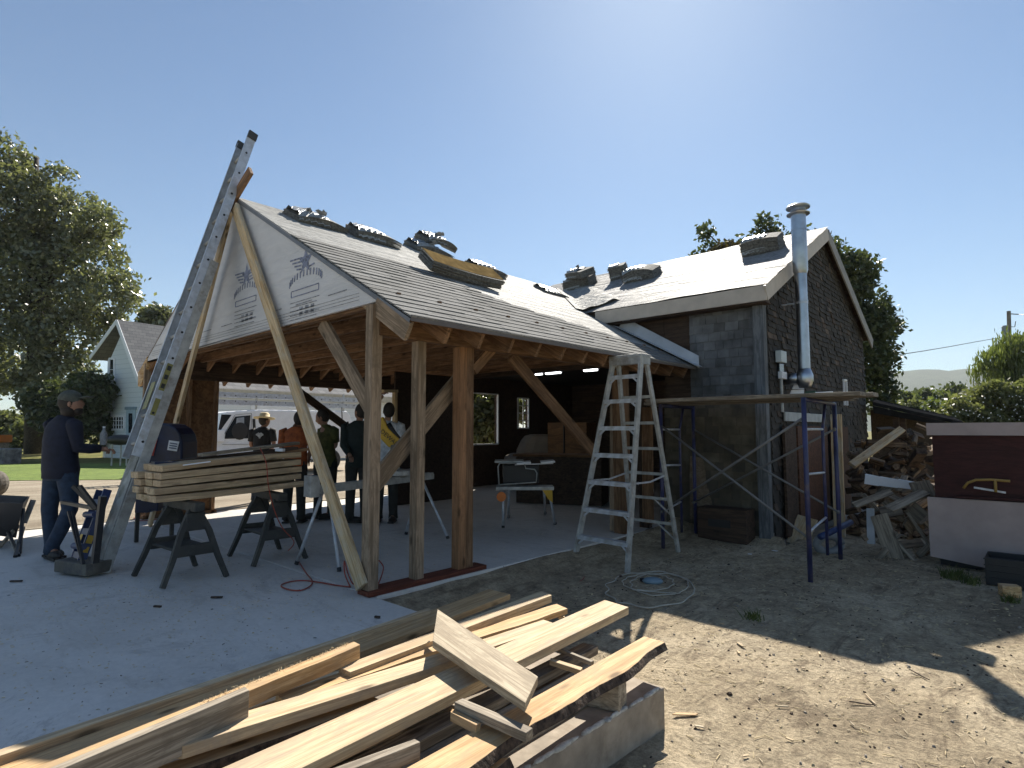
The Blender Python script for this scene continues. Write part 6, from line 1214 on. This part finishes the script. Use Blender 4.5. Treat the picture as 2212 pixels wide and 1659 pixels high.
# grass tufts
def tuft(px, py, n, h, label, z=G):
    p = at(px, py, 'z', z); t_ = thing('grass_tuft', label, 'grass', p); t_['kind'] = 'stuff'; m = MB()
    for k in range(n):
        a = random.uniform(0, 6.28); r_ = random.uniform(0, h * .9); b0 = p + Vector((r_ * math.cos(a), r_ * math.sin(a), 0)); l = h * random.uniform(.5, 1.2); d = Vector((random.gauss(0, .4), random.gauss(0, .4), 1)) * l; s_ = Vector((.004, .003, 0))
        m.add([b0 - s_, b0 + s_, b0 + d * .6 + s_ * .6, b0 + d * .6 - s_ * .6, b0 + d + Vector((d.x * .5, d.y * .5, -.1 * l))], [(0, 1, 2, 3), (3, 2, 4)])
    o = m.build('blades', LEAFC, t_); o['kind'] = 'stuff'
tuft(1630, 1342 - 70, 0, .05, '') if False else None
tuft(1628, 1340, 45, .09, 'small dry weed tuft on the sunlit dirt right of the ladder shadow'); tuft(2060, 1250, 120, .12, 'green weeds at the foot of the red bin'); tuft(2100, 1262, 80, .1, 'sparse weeds beside the black crate'); tuft(2185, 1302, 60, .08, 'short grass around the yellow wood block')

# ================================================================ UTILITY POLE AND WIRES
up = thing('utility_pole', 'wooden utility pole with a transformer can above the willow', 'utility pole', atd(2182, 960, 45)); b0 = atd(2183, 930, 45)
m = MB(); tp = atd(2179, 672, 45); m.tube([(b0.x, b0.y, -1), tp], [.17, .13], 12); m.build('pole', plain('weathered_pole', (.22, .19, .17), .9, nz=.2), up)
m = MB(); q = atd(2171, 716, 44.8); m.lathe(q - Vector((0, 0, .45)), [(.18, 0), (.2, .05), (.2, .8), (.14, .9)], 16); m.build('transformer', plain('grey_transformer', (.25, .27, .29), .5), up)
m = MB(); m.bar(atd(2182, 678, 45), atd(2200, 679, 45), .06, .06); m.build('insulator_arm', DGREY, up)
m = MB(); m.tube([atd(2185, 706, 45), atd(2192, 706, 45), atd(2194, 694, 45)], .03, 6); m.build('fuse_arm', DGREY, up)
def wire(pts, label, r_=.012): m = MB(); m.tube([atd(*p) for p in pts], r_, 5); return tag(m.build('overhead_wire', BLACK, None), label, 'wire')
wire([(2168, 728, 45), (2110, 738, 40), (2050, 749, 35), (1990, 759, 30), (1935, 767, 26)], 'thin overhead wire running from the pole behind the maple', .02)
wire([(2200, 679, 45), (2212, 680, 44), (2260, 684, 40)], 'short overhead wire leaving the pole top at the right edge', .02)

# ================================================================ WHEELBARROW, CORDS, SMALL THINGS
wb = thing('wheelbarrow', 'dark wheelbarrow at the left edge of the slab', 'wheelbarrow', (-8.3, 1.0, 0)); dW = 6.9
m = MB(); T = [atd(-60, 1068, dW + .3), atd(72, 1080, dW - .1), atd(60, 1090, dW + .5), atd(-60, 1085, dW + .9)]; Bm = [atd(-50, 1150, dW), atd(34, 1160, dW), atd(30, 1150, dW + .35), atd(-50, 1150, dW + .4)]
T = [atd(-70, 1082, dW - .15), atd(50, 1086, dW - .3), atd(62, 1072, dW + .35), atd(-60, 1066, dW + .6)]
m.add(T + Bm, [(0, 1, 5, 4), (1, 2, 6, 5), (2, 3, 7, 6), (3, 0, 4, 7), (4, 5, 6, 7)]); to = m.build('tray', BLACK, wb); sm = to.modifiers.new('s', 'SOLIDIFY'); sm.thickness = .012
for a, b_ in (((18, 1150), (40, 1200)), ((50, 1140), (33, 1202)), ((50, 1100), (42, 1195))): pa = atd(*a, dW - .1); pb = at(*b_, 'z', .01); m = MB(); m.tube([pa, pb], .02, 8); m.build('leg', BLACK, wb)
m = MB(); m.tube([atd(-60, 1225, dW - .2), atd(0, 1180, dW - .2), atd(40, 1135, dW)], .022, 8); m.build('handle', WEATH, wb); m = MB(); m.tube([atd(72, 1080, dW + .3), atd(52, 1130, dW + .2)], .03, 8); m.build('tray_brace', ALUD, wb)
wt = thing('equipment_tyre', 'dusty tyre cut off by the left edge above the wheelbarrow', 'tyre', atd(-15, 1065, 12)); m = MB(); m.lathe(atd(-16, 1045, 12), [(.12, -.1), (.26, -.1), (.28, 0), (.26, .1), (.12, .1)], 24, 0, _F); m.build('tyre', plain('dusty_rubber', (.12, .105, .085), .9, nz=.4, scale=20), wt)
sb = thing('stone_block', 'grey stone block on the grass at the left edge', 'stone', atd(5, 1000, 24)); m = MB(); p = atd(8, 990, 24); m.box((p.x, p.y, .25), (1.0, .7, .7), Matrix.Rotation(.5, 3, 'Z')); m.build('block', plain('rough_granite', (.20, .19, .19), .9, nz=.4, bmp=1.), sb, bevel=.05)
tr_ = thing('orange_machine', 'orange and white machine nose peeking in at the left edge', 'tractor', atd(-10, 960, 27)); m = MB(); p = atd(-14, 955, 27); m.box((p.x, p.y, .95), (1.1, .8, .35), Matrix.Rotation(YAW, 3, 'Z')); m.build('hood', ORANGE, tr_, bevel=.05); m = MB(); m.box((p.x, p.y, .45), (.9, .7, .65), Matrix.Rotation(YAW, 3, 'Z')); m.build('chassis', WEATH, tr_, bevel=.03)
def cord(pts, r_, mat, label, z=None, name='power_cable'):
    P3 = []
    for q in pts: P3.append(at(q[0], q[1], 'z', q[2]) if len(q) == 3 and abs(q[2]) < 3 else atd(*q))
    S_ = []
    for k in range(len(P3) - 1):
        p0, p1, p2, p3 = P3[max(k - 1, 0)], P3[k], P3[k + 1], P3[min(k + 2, len(P3) - 1)]
        for j in range(6): u = j / 6; S_.append(.5 * ((2 * p1) + (p2 - p0) * u + (2 * p0 - 5 * p1 + 4 * p2 - p3) * u * u + (3 * p1 - p0 - 3 * p2 + p3) * u ** 3))
    S_.append(P3[-1]); m = MB(); m.tube(S_, r_, 6); return tag(m.build(name, mat, None, smooth=True), label, 'cord')
e_ = .008
cord([(645, 1212, e_), (660, 1236, e_), (675, 1258, e_), (655, 1274, e_), (625, 1274, e_), (607, 1265, e_), (625, 1257, e_), (655, 1254, e_), (690, 1258, e_), (725, 1264, e_), (757, 1268, e_)], .006, REDC, 'red cord with a single loop lying on the slab by the thin stand leg')
cord([(757, 1268, e_), (745, 1240, .1), (744, 1212, .2), (752, 1240, .12), (765, 1262, .03), (778, 1230, .15), (772, 1200, .25), (768, 1240, .1), (785, 1272, .02), (805, 1283, e_), (860, 1296, -.13), (940, 1296, -.13), (1010, 1285, -.12), (1070, 1278, -.13), (1110, 1282, -.13)], .006, REDC, 'tangled red cord round the foot of the long raw timber, trailing over dirt')
cord([(818, 1210, .12), (828, 1225, .06), (822, 1250, .02), (812, 1270, e_)], .006, REDC, 'short loop of red cord against the near corner post')
cord([(1115, 1248, -.13), (1140, 1238, -.13), (1170, 1237, -.13), (1178, 1245, -.13), (1150, 1253, -.13), (1120, 1250, -.13), (1160, 1245, -.13), (1200, 1262, -.13), (1240, 1262, -.13), (1262, 1245, -.13), (1230, 1232, -.13)], .006, REDC, 'dull red cord loops on the shaded dirt left of the stepladder')
cord([(320, 1120, e_), (290, 1118, e_), (310, 1125, e_), (370, 1117, e_)], .006, REDC, 'red cord at the far left post of the garage')
cord([(562, 968, 5.72), (575, 1000, 5.66), (580, 1050, 5.64), (592, 1100, 5.7), (610, 1140, 5.8), (635, 1170, 5.9), (622, 1190, 6.0)], .005, REDC, 'thin dark red cord hanging over the front of the plank stack')
def ring(cx, cy, rx, ry, z, n=24, ph=0, wob=.06): return [(cx + rx * math.cos(ph + 6.283 * k / n) * (1 + wob * math.sin(3 * k)), cy + ry * math.sin(ph + 6.283 * k / n) * (1 + wob * math.cos(2 * k)), z) for k in range(n + 1)]
cord(ring(1405, 1273, 95, 38, -.125), .006, WCORD, 'widest loop of pale cord coiled on the dirt at the foot of the stepladder'); cord(ring(1425, 1262, 62, 24, -.12, ph=1) + ring(1400, 1258, 55, 18, -.115, ph=2), .005, WCORD, 'inner loops of pale cord coiled at the foot of the stepladder')
t_ = thing('blue_bag', 'small pale blue bag inside the coil of pale cord', 'bag', at(1405, 1262, 'z', G)); m = MB(); p = at(1410, 1255, 'z', -.11); m.sphere(p, 1, 12, 8, (.10, .08, .035), 0, Matrix.Rotation(.5, 3, 'Z')); m.build('bag', plain('pale_blue_bag', (.16, .24, .29), .5), t_, smooth=True); m = MB(); m.box(p + Vector((-.07, -.03, -.0)), (.09, .04, .03), Matrix.Rotation(-.3, 3, 'Z')); m.build('dark_mouth', BLACK, t_)
# litter on dirt: countable chips, and uncountable straw / gravel
def litter(px, py, l, w_, rz, mat, label, name='wood_chip', z=None):
    p = at(px, py, 'z', G + .01); p.z = float(gz(p.x, p.y)) + .008; m = MB(); m.prism([(-l / 2, -w_ * .3, 0), (l * .35, -w_ / 2, 0), (l / 2, w_ * .1, .002), (-l * .3, w_ * .4, 0)], (0, 0, .005)); o = m.build(name, mat, None, origin=p, frame_=Matrix.Rotation(rz, 3, 'Z') @ Matrix.Rotation(random.uniform(-.12, .12), 3, 'Y'), local=True); return tag(o, label, 'wood chip', 'wood chips on the dirt')
CHL = iter(['just right of the ladder shadow', 'pointing at the shadow edge', 'in the middle of the sunlit dirt', 'smallest, by the barn shadow', 'touching the barn shadow edge', 'at the far right by the frame', 'near the weed tuft', 'beside the concrete pad corner', 'low down near the pad', 'left of the crossed twigs', 'below the crossed twigs', 'right of the crossed twigs', 'between pad and crossed twigs', 'near the bark slab end'])
for px, py, l, rz in ((1595, 1405, .07, 2.3), (1770, 1412, .07, 2.0), (1690, 1723 - 200, .09, .6), (1735, 1440, .04, 0), (1860, 1385, .06, .4), (2130, 1365, .06, 2.1), (1560, 1350, .05, .3), (1510, 1560, .07, .5), (1610, 1620, .05, 1.2), (1705, 1590, .05, .1), (1840, 1560, .06, 2.4), (2050, 1490, .05, .9), (1640, 1500, .05, 1.8), (1480, 1450, .05, 2.6)): litter(px, py, l * .75, random.uniform(.009, .018), rz, random.choice([PINE2, OSB]), 'pale wood chip on the sunlit dirt, ' + next(CHL))
litter(1600, 1392, .10, .025, 2.5, PINE2, 'longest pale chip near the middle of the sunlit dirt, beside a pebble'); litter(1480, 1535, .14, .03, .7, PINE, 'pointed yellow wood sliver beside the concrete pad')
litter(1880, 1512, .14, .012, 2.2, PINE2, 'thin pale stick meeting a dark one on the sunlit dirt', 'twig'); litter(1860, 1520, .12, .012, .5, BARK, 'dark twig meeting the pale stick on the sunlit dirt', 'twig'); litter(1985, 1460, .16, .012, 2.4, BARK, 'dark twig beside the chimney shadow', 'twig'); litter(1620, 1201, .05, .05, .4, WHITE, 'white square scrap on the shaded dirt right of the ladder', 'paper_scrap'); litter(1674, 1192, .07, .04, .1, WHITE, 'second white scrap farther back on the shaded dirt', 'paper_scrap')
for px, py, sc_ in ((35, 1257, .10), (468, 1292, .09), (340, 1312, .06), (815, 1335, .04)):
    p = at(px, py, 'z', .0); m = MB(); m.box(p + Vector((0, 0, .008)), (sc_, .018, .012), Matrix.Rotation(random.uniform(.4, .9), 3, 'Z')); tag(m.build('dark_offcut', BARK, None), {35: 'dark splinter on the slab at the left edge below the wheelbarrow', 468: 'dark splinter on the slab below the nearer sawhorse', 340: 'small dark fleck on the slab left of centre', 815: 'small dark nail-like bit on the slab beside the edge-on board'}[px], 'splinter')
st = thing('gravel_and_straw', 'loose pebbles, straw and bark crumbs over the dirt yard', 'debris', (-1, 5, G)); st['kind'] = 'stuff'; m = MB(); r2 = random.Random(3)
for k in range(5200):
    x = r2.uniform(-3.4, 1.4); y = r2.uniform(.9, 8.3) ** 1.0
    if x < -1.45 and y < 2.95: continue
    if x < -4.0 or (x < -2.8 and y > 7.9): continue
    zz = float(gz(x, y)); s_ = r2.uniform(.003, .009) if r2.random() < .985 else r2.uniform(.010, .018)
    if r2.random() < .5: m.box((x, y, zz + s_ * .4), (s_ * 2, s_ * 1.4, s_), Matrix.Rotation(r2.uniform(0, 3), 3, 'Z') @ Matrix.Rotation(r2.uniform(-.5, .5), 3, 'X'), r2.choice([0, 1, 2]), .6)
    else: l = r2.uniform(.015, .06); m.box((x, y, zz + .006), (l, .003, .003), Matrix.Rotation(r2.uniform(0, 3.14), 3, 'Z') @ Matrix.Rotation(r2.uniform(-.2, .2), 3, 'Y'), r2.choice([1, 3]))
o = m.build('debris', [plain('pebble_grey', (.28, .25, .21), .9), plain('straw_bits', (.52, .42, .25), .9), BARK, plain('pale_splinters', (.55, .46, .32), .9)], st); o['kind'] = 'stuff'
sd = thing('sawdust', 'thin scatter of sawdust and grit over the concrete slab', 'sawdust', (-5, 1, .001)); sd['kind'] = 'stuff'; m = MB(); r3 = random.Random(9)
for k in range(2600):
    cl_ = r3.choice([(-5.4, 1.3, .5), (-4.6, 2.2, .5), (-6.0, 1.8, .7), (-3.8, 1.2, .6), (-5.0, .4, .9), (-6.2, 3.4, .8), (-5.2, 4.4, .8)]); x = r3.gauss(cl_[0], cl_[2]); y = r3.gauss(cl_[1], cl_[2])
    if not (-10 < x < -3.3) or (x > -4.3 and y > 2.7) or y > 7.5: continue
    s_ = r3.uniform(.002, .006) if r3.random() < .985 else r3.uniform(.006, .010); m.box((x, y, s_ * .3 + .0005), (s_ * r3.uniform(1, 4), s_, s_ * .6), Matrix.Rotation(r3.uniform(0, 3), 3, 'Z'), 0 if r3.random() < .88 else 1, .7)
o = m.build('grit', [plain('sawdust_tan', (.62, .52, .36), .9), plain('dark_grit', (.25, .22, .19), .9)], sd); o['kind'] = 'stuff'
# haze
m = MB(); m.bb((-2650, -350, -8), (2650, 3050, 320)); hz = m.build('haze', [], None); hm_ = bpy.data.materials.new('haze_air'); hm_.use_nodes = True; t = hm_.node_tree; t.nodes.clear(); o_ = t.nodes.new('ShaderNodeOutputMaterial'); pv = t.nodes.new('ShaderNodeVolumePrincipled'); pv.inputs['Color'].default_value = (.85, .92, 1, 1); pv.inputs['Density'].default_value = .00022; pv.inputs['Anisotropy'].default_value = 0.; t.links.new(pv.outputs[0], o_.inputs['Volume'])
hz.data.materials.append(hm_); tag(hz, 'thin summer haze lying over the yard and far hills', 'haze', kind='stuff')
bpy.context.view_layer.update()
